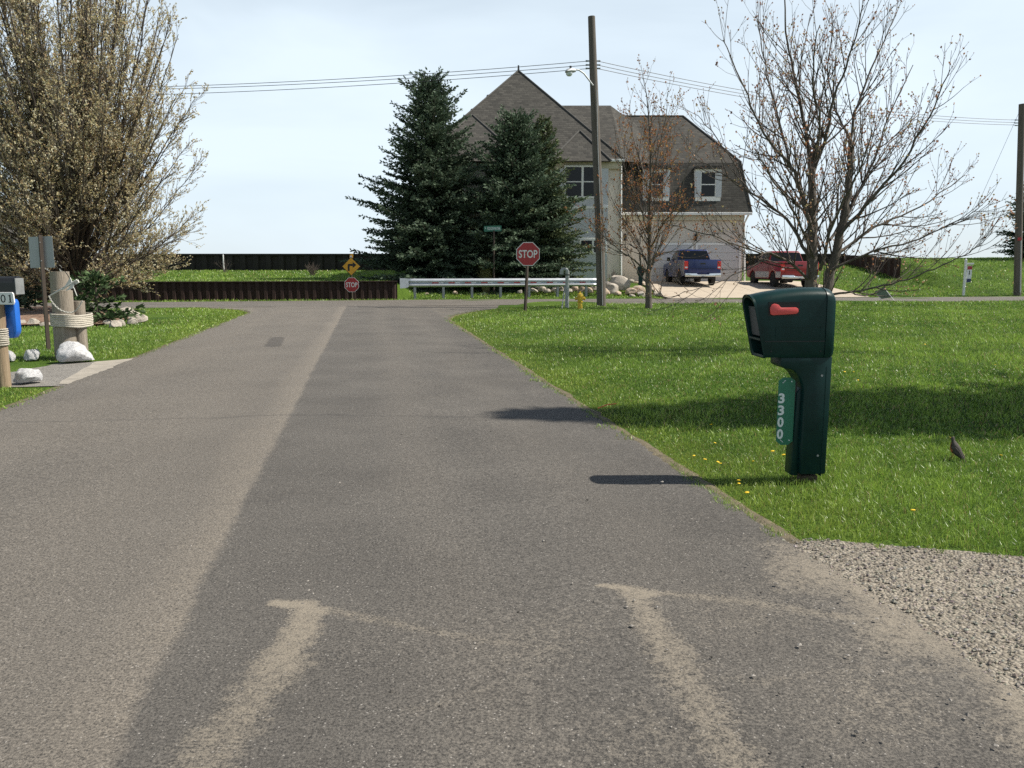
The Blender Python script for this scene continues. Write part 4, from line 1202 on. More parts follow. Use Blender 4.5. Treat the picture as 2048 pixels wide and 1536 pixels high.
# number plate
pl_o = [(-0.238, 0.700), (-0.206, 0.722), (-0.156, 0.722), (-0.124, 0.700), (-0.124, 0.290), (-0.156, 0.264), (-0.206, 0.264), (-0.238, 0.290)]
plate = MB().prism(pl_o, -0.048, -0.044).build('number_plate', M['sign_green'], mail)
for i, ch in enumerate('3300'):
    link('numeral', text_mesh(ch, 0.042, 0.068, M['plate_digit'], 0.0012, 0.035), plate, (-0.214, -0.0485, 0.582 - i * 0.081))
for x0, z0, x1, z1 in ((-0.212, 0.684, -0.190, 0.704), (-0.212, 0.300, -0.190, 0.282)):
    MB().tube([(x0, -0.0485, z0), (x1, -0.0485, z1)], 0.0022, 5).build('mark', M['plate_digit'], plate)
for z0 in (0.695, 0.296):
    MB().tube([(-0.150, -0.051, z0), (-0.150, -0.044, z0)], 0.0045, 8).build('rivet', M['plate_digit'], plate)
MB().box(-0.150, -0.110, -0.044, -0.030, 0.30, 0.69).build('plate_bracket', M['black_metal'], plate)

# ---------------------------------------------------------------- bird on the lawn
bp_ = gp(1900, 912)
bird = empty('bird', (bp_.x, bp_.y, ground_z(bp_.x, bp_.y)), R(138), label='small brown robin standing in the grass at the edge of the shade', cat='bird')
bird.rotation_euler = (0, R(-26), R(138)); bird.scale = (0.98, 0.98, 0.98)
spine = [(-0.115, 0.045, 0.004), (-0.085, 0.058, 0.012), (-0.055, 0.072, 0.020), (-0.025, 0.088, 0.034), (0.008, 0.100, 0.041), (0.032, 0.112, 0.038), (0.046, 0.128, 0.028), (0.053, 0.143, 0.022), (0.062, 0.155, 0.0215), (0.072, 0.160, 0.016), (0.080, 0.159, 0.007)]
rr = []
for x, z, r_ in spine:
    rr.append([(x + 0.3 * r_ * math.sin(a) * 0, r_ * 0.85 * math.cos(a), z + r_ * math.sin(a)) for a in [2 * math.pi * j / 14 for j in range(14)]])
MB().rings(rr).build('body', M['bird_dark'], bird, smooth=True)
br_ = []
for x, z, r_ in spine[4:8]:
    br_.append([(x + 0.006, r_ * 0.80 * math.cos(a), z - 0.004 + r_ * 0.98 * math.sin(a)) for a in [math.pi + 0.35 + (math.pi - 0.7) * j / 9 for j in range(10)]] + [(x - 0.004, 0, z)])
MB().rings(br_).build('breast', M['bird_breast'], bird, smooth=True)
MB().rings([[(0.078, 0.004 * math.cos(a), 0.159 + 0.004 * math.sin(a)) for a in (0, 1.57, 3.14, 4.71)], [(0.097, 0.0006 * math.cos(a), 0.157 + 0.0006 * math.sin(a)) for a in (0, 1.57, 3.14, 4.71)]]).build('beak', M['beak'], bird)
MB().add([(-0.08, -0.012, 0.06), (-0.08, 0.012, 0.06), (-0.155, 0.016, 0.020), (-0.155, -0.016, 0.020), (-0.08, -0.012, 0.052), (-0.08, 0.012, 0.052), (-0.155, 0.016, 0.016), (-0.155, -0.016, 0.016)],
         [(0,1,2,3),(4,7,6,5),(0,4,5,1),(1,5,6,2),(2,6,7,3),(3,7,4,0)]).build('tail', M['bird_dark'], bird)
for sgn in (-1, 1):
    w_ = [(0.030, 0.100), (0.010, 0.118), (-0.030, 0.104), (-0.085, 0.066), (-0.060, 0.070), (-0.010, 0.080)]
    MB().prism(w_, sgn * 0.029, sgn * 0.036).build('wing', M['bird_dark'], bird, bevel=0.002)
    MB().tube([(0.005, sgn * 0.014, 0.075), (-0.002, sgn * 0.014, 0.035), (0.004, sgn * 0.014, 0.0)], 0.0022, 5).build('leg', M['beak'], bird)

# ---------------------------------------------------------------- dandelions
dh = MB(); dh.lathe([(0.003, -0.006), (0.010, -0.004), (0.019, 0.001), (0.020, 0.004), (0.012, 0.008), (0.001, 0.009)], 10)
dh_me = dh.mesh('flower_head', M['dandelion'])
ds = MB(); ds.tube([(0, 0, -0.02), (0.003, 0, 0.03), (0, 0, 0.055)], 0.0022, 5)
ds_me = ds.mesh('stem', M['stem_green'])
rd = random.Random(4)
spots = [(1388, 908), (1436, 922), (1441, 924), (1506, 920), (1567, 912), (1477, 960), (1478, 963), (1430, 884), (1545, 905), (1689, 750), (1707, 750), (1716, 766), (1826, 1022), (2002, 912), (1990, 735), (1494, 985), (1330, 720), (1410, 918), (1422, 850), (1850, 690)]
for u, v in spots:
    p = gp(u, v)
    d_ = empty('dandelion', (p.x, p.y, ground_z(p.x, p.y)), rd.uniform(0, 6), label='small yellow dandelion blooming in the lawn', cat='flower', group='dandelions in the lawn')
    sc = rd.uniform(0.5, 0.85); d_.scale = (sc, sc, sc)
    link('flower_head', dh_me, d_, (0, 0, 0.058), (rd.uniform(-0.3, 0.3), rd.uniform(-0.3, 0.3), 0)); link('stem', ds_me, d_)
# orange marker stake lying at the road edge
a, b = gp(1196, 822), gp(1232, 816)
tag(MB().tube([(a.x, a.y, 0.03), ((a.x + b.x) / 2, (a.y + b.y) / 2, 0.05), (b.x, b.y, 0.045)], 0.006, 6).build('marker_stake', M['orange']), 'thin orange stake lying at the edge of the asphalt', 'stake')

# ---------------------------------------------------------------- post with black mailbox, number board and blue tube
pm = gp(8, 768); D0 = pm.y
lp = empty('mailbox', (pm.x, pm.y, ground_z(pm.x, pm.y)), label='black mailbox on a round wooden post wrapped in rope', cat='mailbox')
def loc(u, v, D, org): return at(u, v, D) - Vector(org)
org = lp.location.copy()
zt = loc(8, 604, D0, org).z
pw = MB(); pw.tube([(0, 0, -0.2), (0.004, 0, 0.35), (-0.005, 0, zt)], [0.082, 0.077, 0.074], 18)
post_o = pw.build('post', M['post_wood'], lp, smooth=True)
rw = MB(); z0, z1 = loc(8, 689, D0, org).z, loc(8, 659, D0, org).z
n_c = 9
for i in range(n_c):
    z = z0 + (z1 - z0) * i / (n_c - 1); r_ = 0.088 + 0.002 * math.sin(i * 2.1)
    rw.tube([(r_ * math.cos(a), r_ * math.sin(a), z + 0.004 * math.sin(a + i)) for a in [2 * math.pi * j / 24 for j in range(25)]], 0.0105, 6, False)
rw.build('rope_wrap', M['rope'], lp, smooth=True)
bz0, bz1 = loc(0, 609, D0, org).z, loc(0, 584, D0, org).z
bx1 = loc(30, 600, D0 - 0.1, org).x
ob = [(-0.55, bz0), (bx1 - 0.012, bz0 + 0.004), (bx1, bz0 + 0.03), (bx1 - 0.006, bz1 - 0.02), (bx1 - 0.02, bz1), (-0.55, bz1)]
board = MB().prism(ob, -0.118, -0.095).build('number_board', M['sign_white'], lp, bevel=0.004)
nz = (bz0 + bz1) / 2
link('numeral', text_mesh('0', 0.060, 0.098, M['sign_black'], 0.0015, 0.0), board, (loc(6, 597, D0 - 0.12, org).x, -0.1185, nz))
xo = loc(20, 597, D0 - 0.12, org).x
MB().prism([(xo - 0.022, nz - 0.049), (xo + 0.022, nz - 0.049), (xo + 0.022, nz - 0.041), (xo + 0.008, nz - 0.038), (xo + 0.008, nz + 0.049), (xo + 0.002, nz + 0.049), (xo - 0.022, nz + 0.036), (xo - 0.022, nz + 0.030), (xo - 0.008, nz + 0.034), (xo - 0.008, nz - 0.038), (xo - 0.022, nz - 0.041)], -0.1200, -0.1185).build('numeral', M['sign_black'], board)
mz0, mz1 = loc(0, 588, D0, org).z, loc(0, 553, D0, org).z
mx1 = loc(36, 570, D0, org).x
rg = []
for x, k in ((-0.38, 1.0), (mx1 - 0.006, 1.0), (mx1 - 0.006, 1.06), (mx1 + 0.016, 1.06), (mx1 + 0.018, 1.0)):
    hw = 0.085 * k; zs = mz0 + (mz1 - mz0) * 0.62
    rg.append([(x, -hw, mz0), (x, hw, mz0)] + [(x, hw * math.cos(a), zs + (mz1 - zs) * k * math.sin(a)) for a in [math.pi * j / 12 for j in range(13)]])
bb = MB().rings(rg).build('box', M['black_metal'], lp, smooth=True)
MB().box(mx1 + 0.012, mx1 + 0.024, -0.089, 0.089, mz0 - 0.005, mz0 + (mz1 - mz0) * 0.9).build('door', M['galv_post'], lp, bevel=0.004)
MB().box(-0.45, mx1 - 0.05, -0.07, 0.07, mz0 - 0.022, mz0 - 0.001).build('support_board', M['post_wood'], lp)
tx0, tx1 = loc(17, 640, D0 + 0.12, org).x, loc(35, 640, D0 + 0.12, org).x
tz0, tz1 = loc(25, 676, D0 + 0.12, org).z, loc(25, 598, D0 + 0.12, org).z
MB().prism([(tx0 - 0.02, tz0), (tx1 - 0.045, tz0), (tx1 - 0.005, tz0 + 0.07), (tx1, tz0 + 0.10), (tx1 - 0.002, tz1 - 0.05), (tx1 - 0.02, tz1), (tx0 - 0.02, tz1)], 0.085, 0.20).build('newspaper_tube', M['blue_plastic'], lp, bevel=0.018, smooth=True)

# ---------------------------------------------------------------- bound pilings
pp = gp(138, 716); D1 = pp.y
pil = empty('mooring_pilings', (pp.x, pp.y, ground_z(pp.x, pp.y)), label='cluster of weathered wooden pilings bound with pale rope', cat='pilings')
po_ = pil.location.copy()
def piling(u0, u1, vtop, dy, sides=18):
    D = D1 + dy
    a, b2 = loc(u0, 640, D, po_), loc(u1, 640, D, po_)
    x, r_ = (a.x + b2.x) / 2, (b2.x - a.x) / 2
    zt = loc(u0, vtop, D, po_).z
    m = MB(); rngs = []
    for k in range(9):
        z = -0.2 + (zt + 0.2) * k / 8
        rngs.append([(x + r_ * (1.05 - 0.07 * k / 8) * (1 + 0.035 * noise.noise((math.cos(an) * 2.5 + u0, math.sin(an) * 2.5, z * 0.6))) * math.cos(an), dy + r_ * (1.05 - 0.07 * k / 8) * math.sin(an), z) for an in [2 * math.pi * j / sides for j in range(sides)]])
    m.rings(rngs)
    return m.build('piling', M['piling_wood'], pil, smooth=True)
piling(108, 144, 543, 0.26); piling(112, 148, 581, 0.0); piling(147, 171, 602, 0.16); piling(106, 130, 625, 0.30)
wz0, wz1 = loc(140, 651, D1, po_).z, loc(140, 629, D1, po_).z
wx0, wx1 = loc(105, 640, D1, po_).x, loc(173, 640, D1, po_).x
rw = MB(); n_c = 7
cxm, hwx = (wx0 + wx1) / 2 - 0.045, (wx1 - wx0) / 2 - 0.035
for i in range(n_c):
    z = wz0 + (wz1 - wz0) * i / (n_c - 1)
    ring = []
    for j in range(37):
        an = 2 * math.pi * j / 36
        e = 0.62
        ring.append((cxm + hwx * math.copysign(abs(math.cos(an)) ** e, math.cos(an)), 0.16 + 0.335 * math.copysign(abs(math.sin(an)) ** e, math.sin(an)), z + 0.02 * math.cos(an) * -1 + 0.004 * math.sin(3 * an + i)))
    rw.tube(ring, 0.0165, 6, False)
rw.build('rope_wrap', M['rope'], pil, smooth=True)
# anchor hung on the pilings
an_o = at(135, 575, D1 - 0.20)
anc = empty('boat_anchor', an_o, label='pale painted boat anchor hung on the tallest piling', cat='anchor')
def al(u, v, D=D1 - 0.20): return at(u, v, D) - an_o
MB().tube([al(100, 591), al(118, 581), al(136, 571), al(154, 560)], [0.009, 0.014, 0.018, 0.016], 8).build('shank', M['anchor_white'], anc, smooth=True)
MB().tube([al(147, 574), al(154, 592)], 0.007, 6).build('stock', M['anchor_white'], anc)
for tri in (((125, 581), (141, 555), (145, 566)), ((132, 582), (147, 576), (149, 566), (143, 569))):
    q = [al(*t) for t in tri]
    MB().add([(p.x, -0.012, p.z) for p in q] + [(p.x, 0.006, p.z) for p in q], [tuple(range(len(q))), tuple(range(2 * len(q) - 1, len(q) - 1, -1))] + [(i, i + len(q), (i + 1) % len(q) + len(q), (i + 1) % len(q)) for i in range(len(q))]).build('fluke', M['anchor_white'], anc)
MB().add([Vector(p) for p in (al(149, 563), al(155, 559.5), al(157, 565), al(151, 569))] + [Vector(p) + Vector((0, 0.03, 0)) for p in (al(149, 563), al(155, 559.5), al(157, 565), al(151, 569))],
         [(0,1,2,3),(7,6,5,4),(0,4,5,1),(1,5,6,2),(2,6,7,3),(3,7,4,0)]).build('crown_plate', M['anchor_white'], anc)
MB().tube([al(130, 543), al(136, 551), al(143, 565)], 0.006, 6).build('hanger', M['black_metal'], anc)
# chain from the anchor to the short piling
cpts = resample(np.array([at(u, v, D1 - 0.24) for u, v in ((98, 592), (103, 602), (114, 615), (128, 623), (143, 625), (154, 619), (160, 610), (165, 602))]), 34)
ch = empty('chain', Vector(cpts[16]), label='pale chain looping from the anchor to the short piling', cat='chain')
for i in range(33):
    p, q = Vector(cpts[i]) - ch.location, Vector(cpts[i + 1]) - ch.location
    t = (q - p).normalized(); c_ = (p + q) / 2; L = (q - p).length * 0.78
    u_ = t.cross(Vector((0, 1, 0))).normalized() if i % 2 else Vector((0, 1, 0))
    MB().tube([c_ + t * L * math.cos(a) + u_ * 0.011 * math.sin(a) for a in [2 * math.pi * j / 10 for j in range(11)]], 0.0042, 4, False).build('chain_link', M['chain'], ch)
# whitewashed rocks
for u, v, w, hgt, sd, lab in ((140, 723, 0.27, 0.25, 4, 'large white painted rock at the foot of the pilings'), (59, 720, 0.145, 0.16, 5, 'small white pointed rock on the grass near the pilings'),
                              (46, 764, 0.185, 0.155, 8, 'long white painted rock beside the wooden mailbox post'), (14, 722, 0.11, 0.13, 12, 'white rock mostly hidden behind the wooden mailbox post')):
    p = gp(u, v); p.y += w * 0.6
    o = link('white_rock', rock_mesh('white_rock', M['white_rock'], sd, 4, 0.30, 1.0, 9), None, (p.x, p.y, 0.28 * hgt), (0, 0, sd), (w, w * 0.8, hgt * 0.95))
    tag(o, lab, 'rock', 'whitewashed rocks by the pilings')
# sign seen from behind
sp = gp(97, 697)
sb = empty('road_sign', (sp.x, sp.y, ground_z(sp.x, sp.y)), label='rectangular road sign seen from its grey back on a leaning post', cat='sign')
so = sb.location.copy(); Ds = sp.y
top = loc(80, 470, Ds, so)
MB().tube([(0, 0, -0.1), (top.x * 0.5, 0, top.z * 0.5), (top.x, 0, top.z)], [0.042, 0.040, 0.038], 4).build('post', M['sign_post'], sb)
q = [loc(57, 474, Ds + 0.05, so), loc(104, 472, Ds + 0.05, so), loc(110, 535, Ds + 0.05, so), loc(61, 536, Ds + 0.05, so)]
MB().add([(p.x, 0.045, p.z) for p in q] + [(p.x, 0.050, p.z) for p in q], [(0,1,2,3),(7,6,5,4),(0,4,5,1),(1,5,6,2),(2,6,7,3),(3,7,4,0)]).build('sign_panel', M['sign_back'], sb)
for v in (485, 522):
    p = loc(82 + (v - 485) * 0.08, v, Ds, so); MB().tube([(p.x, -0.05, p.z), (p.x, -0.03, p.z)], 0.010, 6).build('bolt', M['galv_post'], sb)
# rock border under the pale tree
rr_ = random.Random(9)
edging = []
variants = [rock_mesh('border_rock', M['boulder'], 20 + i, 2, 0.5, 0.85) for i in range(6)]
for i, (u, v, w) in enumerate([(178, 646, 24), (198, 644, 26), (212, 650, 20), (224, 654, 24), (236, 652, 18), (246, 640, 34), (258, 648, 20), (271, 646, 28), (268, 636, 20), (232, 638, 22), (215, 636, 18), (160, 648, 20), (140, 650, 18), (116, 652, 18), (85, 652, 18), (60, 652, 22), (38, 650, 18)]):
    p = gp(u, v); s_ = w / FOC * p.y * 0.60
    o = link('border_rock', variants[i % 6], None, (p.x, p.y + s_, 0.22 * s_), (rr_.uniform(-0.2, 0.2), rr_.uniform(-0.2, 0.2), rr_.uniform(0, 6)), (s_, s_, s_ * rr_.uniform(0.8, 1.2)))
    tag(o, 'rough pale stone edging the mulch bed', 'rock', 'stones edging the mulch bed'); edging.append(o)
ORD = ['first', 'second', 'third', 'fourth', 'fifth', 'sixth', 'seventh', 'eighth', 'ninth', 'tenth', 'eleventh', 'twelfth', 'thirteenth', 'fourteenth', 'fifteenth', 'sixteenth', 'seventeenth', 'eighteenth', 'nineteenth', 'twentieth', 'last']
for k, o in enumerate(sorted(edging, key=lambda o: -o.location.x / o.location.y)):
    o['label'] = ORD[k] + ' rough stone of the mulch bed border, counted from the road end'

# ---------------------------------------------------------------- stop sign and the other signs
def octagon(r): return [(r * math.cos(R(22.5 + 45 * i)), r * math.sin(R(22.5 + 45 * i))) for i in range(8)]
def stop_panel(parent, cz, width, y, cx=0.0, rot=0.0):
    r = width / 2 / math.cos(R(22.5))
    pan = MB().prism(octagon(r), y, y + 0.004).build('stop_panel', M['sign_white'], parent); pan.location = (cx, 0, cz); pan.rotation_euler = (0, 0, rot)
    MB().prism(octagon(r * 0.945), y - 0.003, y - 0.0005).build('red_field', M['sign_red'], pan)
    link('lettering', text_mesh('STOP', width * 0.80, width * 0.335, M['sign_white'], 0.002, 0.016), pan, (0, y - 0.0032, 0))
    return pan
s1 = gp(1050, 622)
ss_ = empty('stop_sign', (s1.x, s1.y, ground_z(s1.x, s1.y)), label='red STOP sign on a dark post at the corner of the lawn', cat='sign')
o1 = ss_.location.copy()
tp = loc(1056, 484, s1.y, o1); cc_ = loc(1056, 508, s1.y, o1)
MB().tube([(0, 0, -0.1), (cc_.x * 0.6, 0, cc_.z * 0.6), (tp.x, 0, tp.z - 0.05)], [0.055, 0.052, 0.05], 4).build('post', M['sign_post'], ss_)
stop_panel(ss_, cc_.z, 46.0 / FOC * s1.y, -0.065, cc_.x)
Dt = 38.4
ts_ = empty('turn_sign', (on_ground(706, Dt)), label='yellow diamond arrow sign above a small STOP sign by the rusty wall', cat='sign')
o2 = ts_.location.copy()
MB().tube([(0, 0, -0.1), (0, 0, loc(706, 512, Dt, o2).z)], [0.035, 0.035], 4).build('post', M['sign_post'], ts_)
cd = loc(705, 533, Dt, o2).z; hd = 18.5 / FOC * Dt
di = MB().prism([(0, -hd), (hd, 0), (0, hd), (-hd, 0)], -0.050, -0.046).build('diamond_panel', M['sign_black'], ts_); di.location = (0, 0, cd)
h2 = hd * 0.93
MB().prism([(0, -h2), (h2, 0), (0, h2), (-h2, 0)], -0.054, -0.051).build('yellow_field', M['sign_yellow'], di)
aw = hd / 18.5
arr = [(-7, -9), (-3.2, -9), (-3.2, 1), (3, 1), (3, -3), (10.5, 3.2), (3, 9), (3, 5.2), (-5, 5.2), (-7, 3)]
MB().prism([(x * aw, y * aw) for x, y in arr], -0.057, -0.0545).build('arrow', M['sign_black'], di)
stop_panel(ts_, loc(705, 569.5, Dt, o2).z, 28.5 / FOC * Dt, -0.052)
ft = loc(705, 511, Dt, o2).z
MB().prism([(-0.07, ft - 0.12), (0.07, ft - 0.12), (0.09, ft + 0.02), (0.03, ft + 0.08), (-0.05, ft + 0.06)], -0.03, 0.01).build('top_tag', M['sign_yellow'], ts_)
MB().prism([(-0.05, ft - 0.09), (0.05, ft - 0.09), (0.05, ft - 0.01), (-0.05, ft - 0.01)], -0.036, -0.031).build('tag_mark', M['sign_white'], ts_)
# street name sign
De = 41.2
es = empty('street_name_sign', on_ground(988, De), label='green EDGEWATER street name sign in front of the spruces', cat='sign')
o3 = es.location.copy()
zc = loc(986, 457, De, o3).z
MB().tube([(0, 0, -0.1), (0.01, 0, zc - 0.1)], 0.045, 8).build('post', M['sign_post'], es)
xw0, xw1 = loc(968, 457, De, o3).x, loc(1003, 457, De, o3).x; hh_ = 11.0 / FOC * De / 2
pl_ = MB().prism([(xw0, zc - hh_ - 0.015), (xw1, zc - hh_ + 0.01), (xw1, zc + hh_ + 0.01), (xw0, zc + hh_ - 0.015)], -0.004, 0.0).build('name_plate', M['sign_green'], es)
link('lettering', text_mesh('EDGEWATER', (xw1 - xw0) * 0.74, hh_ * 1.05, M['sign_white'], 0.002, 0.004), pl_, ((xw0 + xw1) / 2 + 0.06, -0.0045, zc))
link('lettering', text_mesh('S', (xw1 - xw0) * 0.07, hh_ * 0.7, M['sign_white'], 0.002, 0.004), pl_, (xw0 + 0.07, -0.0045, zc + 0.02))
MB().box(-0.02, 0.02, -0.02, 0.02, zc - hh_ - 0.11, zc - hh_ - 0.004).build('bracket', M['galv_post'], es)

# ---------------------------------------------------------------- guardrail
gL, gR = Vector(xy(39.0, 0.6)), Vector(xy(39.6, 12.0))
pL = at(800, 590, 1)
def solve_line(u):                                  # where the sight line for column u crosses the rail's line
    a = (u - 1024) / FOC * 1.0
    # x = a*y*k ; near the horizon x/y = a
    d = gR - gL
    k = (a * gL.y - gL.x) / (d.x - a * d.y)
    return gL + d * k
A, Bq = solve_line(801), solve_line(1196)
gr = empty('guardrail', (A.x, A.y, 0.0), math.atan2(Bq.y - A.y, Bq.x - A.x), label='galvanised steel guardrail with red and white reflectors before the spruces', cat='guardrail')
GL = (Bq - A).length
gtop = at(900, 557, solve_line(900).y).z
prof = [(0.0, 0.0), (-0.02, 0.022), (-0.078, 0.055), (-0.082, 0.085), (-0.02, 0.128), (-0.0, 0.155), (-0.02, 0.182), (-0.082, 0.225), (-0.078, 0.255), (-0.02, 0.290), (0.0, 0.312)]
HB = 0.40                                           # rail depth
prof = [(y, z * HB / 0.312) for y, z in prof]
rb = MB()
xs_ = np.linspace(0.25, GL, 30)
V_, F_ = [], []
for x in xs_:
    for y, z in prof: V_.append((x, y - 0.02, gtop - HB + z))
for i in range(len(xs_) - 1):
    for j in range(len(prof) - 1):
        k = i * len(prof) + j; F_.append((k, k + len(prof), k + len(prof) + 1, k + 1))
rail = rb.add(V_, F_).build('rail', M['galv'], gr, smooth=True)
sm = rail.modifiers.new('thickness', 'SOLIDIFY'); sm.thickness = 0.006
MB().prism([(0.0, gtop - HB - 0.05), (0.27, gtop - HB - 0.03), (0.40, gtop - HB + 0.02), (0.40, gtop - 0.02), (0.27, gtop + 0.02), (0.0, gtop + 0.02)], -0.125, -0.115).build('end_plate', M['galv'], gr)
nP = 7
for i in range(nP):
    u = 831 + 56.8 * i; q = solve_line(u); x = (q - A).length
    gz = ground_z(q.x, q.y)
    pst_ = MB().box(x - 0.055, x + 0.055, -0.012, 0.0, gz - 0.3, gtop + 0.02)
    pst_.box(x - 0.009, x + 0.009, 0.0, 0.10, gz - 0.3, gtop + 0.02).box(x - 0.055, x + 0.055, 0.10, 0.112, gz - 0.3, gtop + 0.02)
    pst_.build('post', M['galv_post'], gr)
for i in range(10):
    u = 872 + 31.5 * i * 1.03; x = (solve_line(u) - A).length
    zc_ = gtop - HB * 0.5
    MB().box(x - 0.16, x + 0.14, -0.034, -0.024, zc_ - 0.055, zc_ + 0.045).build('reflector', M['red_refl'] if i % 1 == 0 else M['white_refl'], gr)
    MB().box(x + 0.16, x + 0.38, -0.034, -0.024, zc_ - 0.055, zc_ + 0.045).build('reflector', M['white_refl'], gr)

# ---------------------------------------------------------------- hydrant, vent pipe
h0 = gp(1160, 619)
hy = empty('fire_hydrant', (h0.x, h0.y, ground_z(h0.x, h0.y) - 0.02), label='yellow fire hydrant in the grass next to the utility pole', cat='hydrant')
HH = at(1160, 583, h0.y).z - hy.location.z
k = HH / 0.74
hb = MB(); hb.lathe([(0.135*k, 0), (0.135*k, 0.04*k), (0.095*k, 0.05*k), (0.092*k, 0.30*k), (0.13*k, 0.31*k), (0.13*k, 0.345*k), (0.098*k, 0.355*k), (0.098*k, 0.52*k), (0.135*k, 0.53*k), (0.135*k, 0.56*k)], 20)
hb.build('barrel', M['hydrant'], hy, smooth=True)
MB().lathe([(0.125*k, 0.56*k), (0.12*k, 0.60*k), (0.095*k, 0.65*k), (0.05*k, 0.685*k), (0.035*k, 0.69*k), (0.035*k, 0.74*k), (0.01*k, 0.745*k)], 18).build('bonnet', M['hydrant'], hy, smooth=True)
for sgn in (-1, 1):
    MB().tube([(sgn*0.07*k, 0, 0.455*k), (sgn*0.155*k, 0, 0.455*k), (sgn*0.158*k, 0, 0.455*k), (sgn*0.20*k, 0, 0.455*k), (sgn*0.205*k, 0, 0.455*k), (sgn*0.225*k, 0, 0.455*k)], [0.05*k, 0.05*k, 0.066*k, 0.066*k, 0.025*k, 0.022*k], 12).build('side_nozzle', M['hydrant'], hy, smooth=True)
MB().tube([(0, -0.07*k, 0.43*k), (0, -0.15*k, 0.43*k), (0, -0.152*k, 0.43*k), (0, -0.19*k, 0.43*k), (0, -0.195*k, 0.43*k), (0, -0.22*k, 0.43*k)], [0.07*k, 0.07*k, 0.088*k, 0.088*k, 0.028*k, 0.025*k], 14).build('front_nozzle', M['hydrant'], hy, smooth=True)
v0 = gp(1134, 617)
vo_ = Vector((v0.x, v0.y, ground_z(v0.x, v0.y)))
zt_ = at(1134, 541, v0.y).z - vo_.z
pts = [(0, 0, -0.1), (0, 0, zt_ * 0.5), (0, 0, zt_ - 0.06)] + [(-0.10 + 0.10 * math.cos(a), 0, zt_ - 0.06 + 0.10 * math.sin(a)) for a in [math.pi * j / 10 for j in range(1, 11)]] + [(-0.20, 0, zt_ - 0.14)]
vp = empty('vent_pipe', vo_, label='grey gooseneck vent pipe in the grass between stop sign and hydrant', cat='pipe')
MB().tube(pts, 0.072, 14).build('pipe', M['pipe_grey'], vp, smooth=True)
MB().tube([(0, 0, zt_ - 0.17), (0, 0, zt_ - 0.13)], 0.082, 14).build('collar', M['black_metal'], vp, smooth=True)
q0, q1 = gp(1123, 619), at(1130, 572, v0.y)
tag(MB().tube([(q0.x, q0.y, -0.05), tuple((q0 + q1) / 2), tuple(q1)], 0.022, 6).build('leaning_stake', M['galv_post']), 'thin leaning stake beside the gooseneck pipe', 'stake')

# ---------------------------------------------------------------- utility poles, lamp and wires
u0 = gp(1203, 613)
up_ = empty('utility_pole', (u0.x, u0.y, ground_z(u0.x, u0.y)), label='tall wooden utility pole carrying a street lamp beside the hydrant', cat='utility pole')
o4 = up_.location.copy(); Du = u0.y
def ul(u, v, dy=0.0): return at(u, v, Du + dy) - o4
MB().tube([ul(1203, 616), ul(1199, 450), ul(1193, 300), ul(1187, 150), ul(1183, 33)], [0.175, 0.165, 0.155, 0.142, 0.128], 16).build('pole', M['pole_wood'], up_, smooth=True)
arm = MB().tube([ul(1186, 171, -0.15), ul(1178, 160, -0.2), ul(1168, 147, -0.25), ul(1158, 140, -0.3), ul(1148, 139, -0.35)], 0.030, 8).build('lamp_arm', M['lamp_grey'], up_, smooth=True)
c0, c1 = ul(1152, 142, -0.35), ul(1130, 144, -0.5)
lh = []
dd = (c1 - c0)
for k, w_, h_ in ((0, 0.05, 0.05), (0.15, 0.10, 0.09), (0.45, 0.15, 0.12), (0.8, 0.15, 0.10), (0.97, 0.09, 0.05), (1.0, 0.03, 0.02)):
    p = c0 + dd * k
    lh.append([(p.x, p.y + w_ * math.cos(a), p.z + h_ * (math.sin(a) if math.sin(a) > 0 else 0.45 * math.sin(a))) for a in [2 * math.pi * j / 14 for j in range(14)]])
head = MB().rings(lh).build('lamp_head', M['lamp_grey'], up_, smooth=True)
pc = c0 + dd * 0.62
MB().add([], []).lathe([(0.12, pc.z - 0.04), (0.115, pc.z - 0.10), (0.07, pc.z - 0.15), (0.01, pc.z - 0.165)], 14, (pc.x, pc.y)).build('lens', M['lamp_glass'], head, smooth=True)
pc2 = c0 + dd * 0.5
MB().tube([(pc2.x, pc2.y, pc2.z + 0.10), (pc2.x, pc2.y, pc2.z + 0.19)], 0.04, 8).build('photocell', M['black_metal'], head)
for v in (122, 130, 137):
    for sx in (1, -1):
        p = ul(1186 + sx * 8, v, -0.02); MB().tube([p - Vector((sx * 0.06, 0, 0)), p + Vector((sx * 0.12, 0, 0))], [0.02, 0.035], 8).build('insulator', M['galv_post'], up_)
MB().tube([ul(1193.5, 180, -0.16), ul(1196, 300, -0.17), ul(1202, 450, -0.18), ul(1205, 610, -0.19)], 0.018, 6).build('conduit', M['galv_post'], up_)
DR = 43.5
ur = on_ground(2040, DR)
upr = empty('utility_pole', ur, label='wooden utility pole with a pale guard strip at the edge of the dike', cat='utility pole')
MB().tube([at(2035, 588, DR) - ur - Vector((0, 0, 0.2)), at(2039, 400, DR) - ur, at(2044, 208, DR) - ur], [0.185, 0.17, 0.15], 16).build('pole', M['pole_wood'], upr, smooth=True)
MB().tube([at(2040, 585, DR - 0.17) - ur, at(2042, 480, DR - 0.17) - ur], 0.035, 8).build('guard_strip', M['pipe_grey'], upr)
p = at(2039, 478, DR - 0.19) - ur
MB().box(p.x - 0.10, p.x + 0.10, p.y - 0.02, p.y, p.z - 0.08, p.z + 0.08).build('tag_plate', M['sign_red'], upr)
for v in (240, 246, 251):
    p = at(2036, v, DR - 0.05) - ur; MB().tube([p - Vector((0.16, 0, 0)), p + Vector((0.05, 0, 0))], [0.03, 0.02], 8).build('insulator', M['galv_post'], upr)
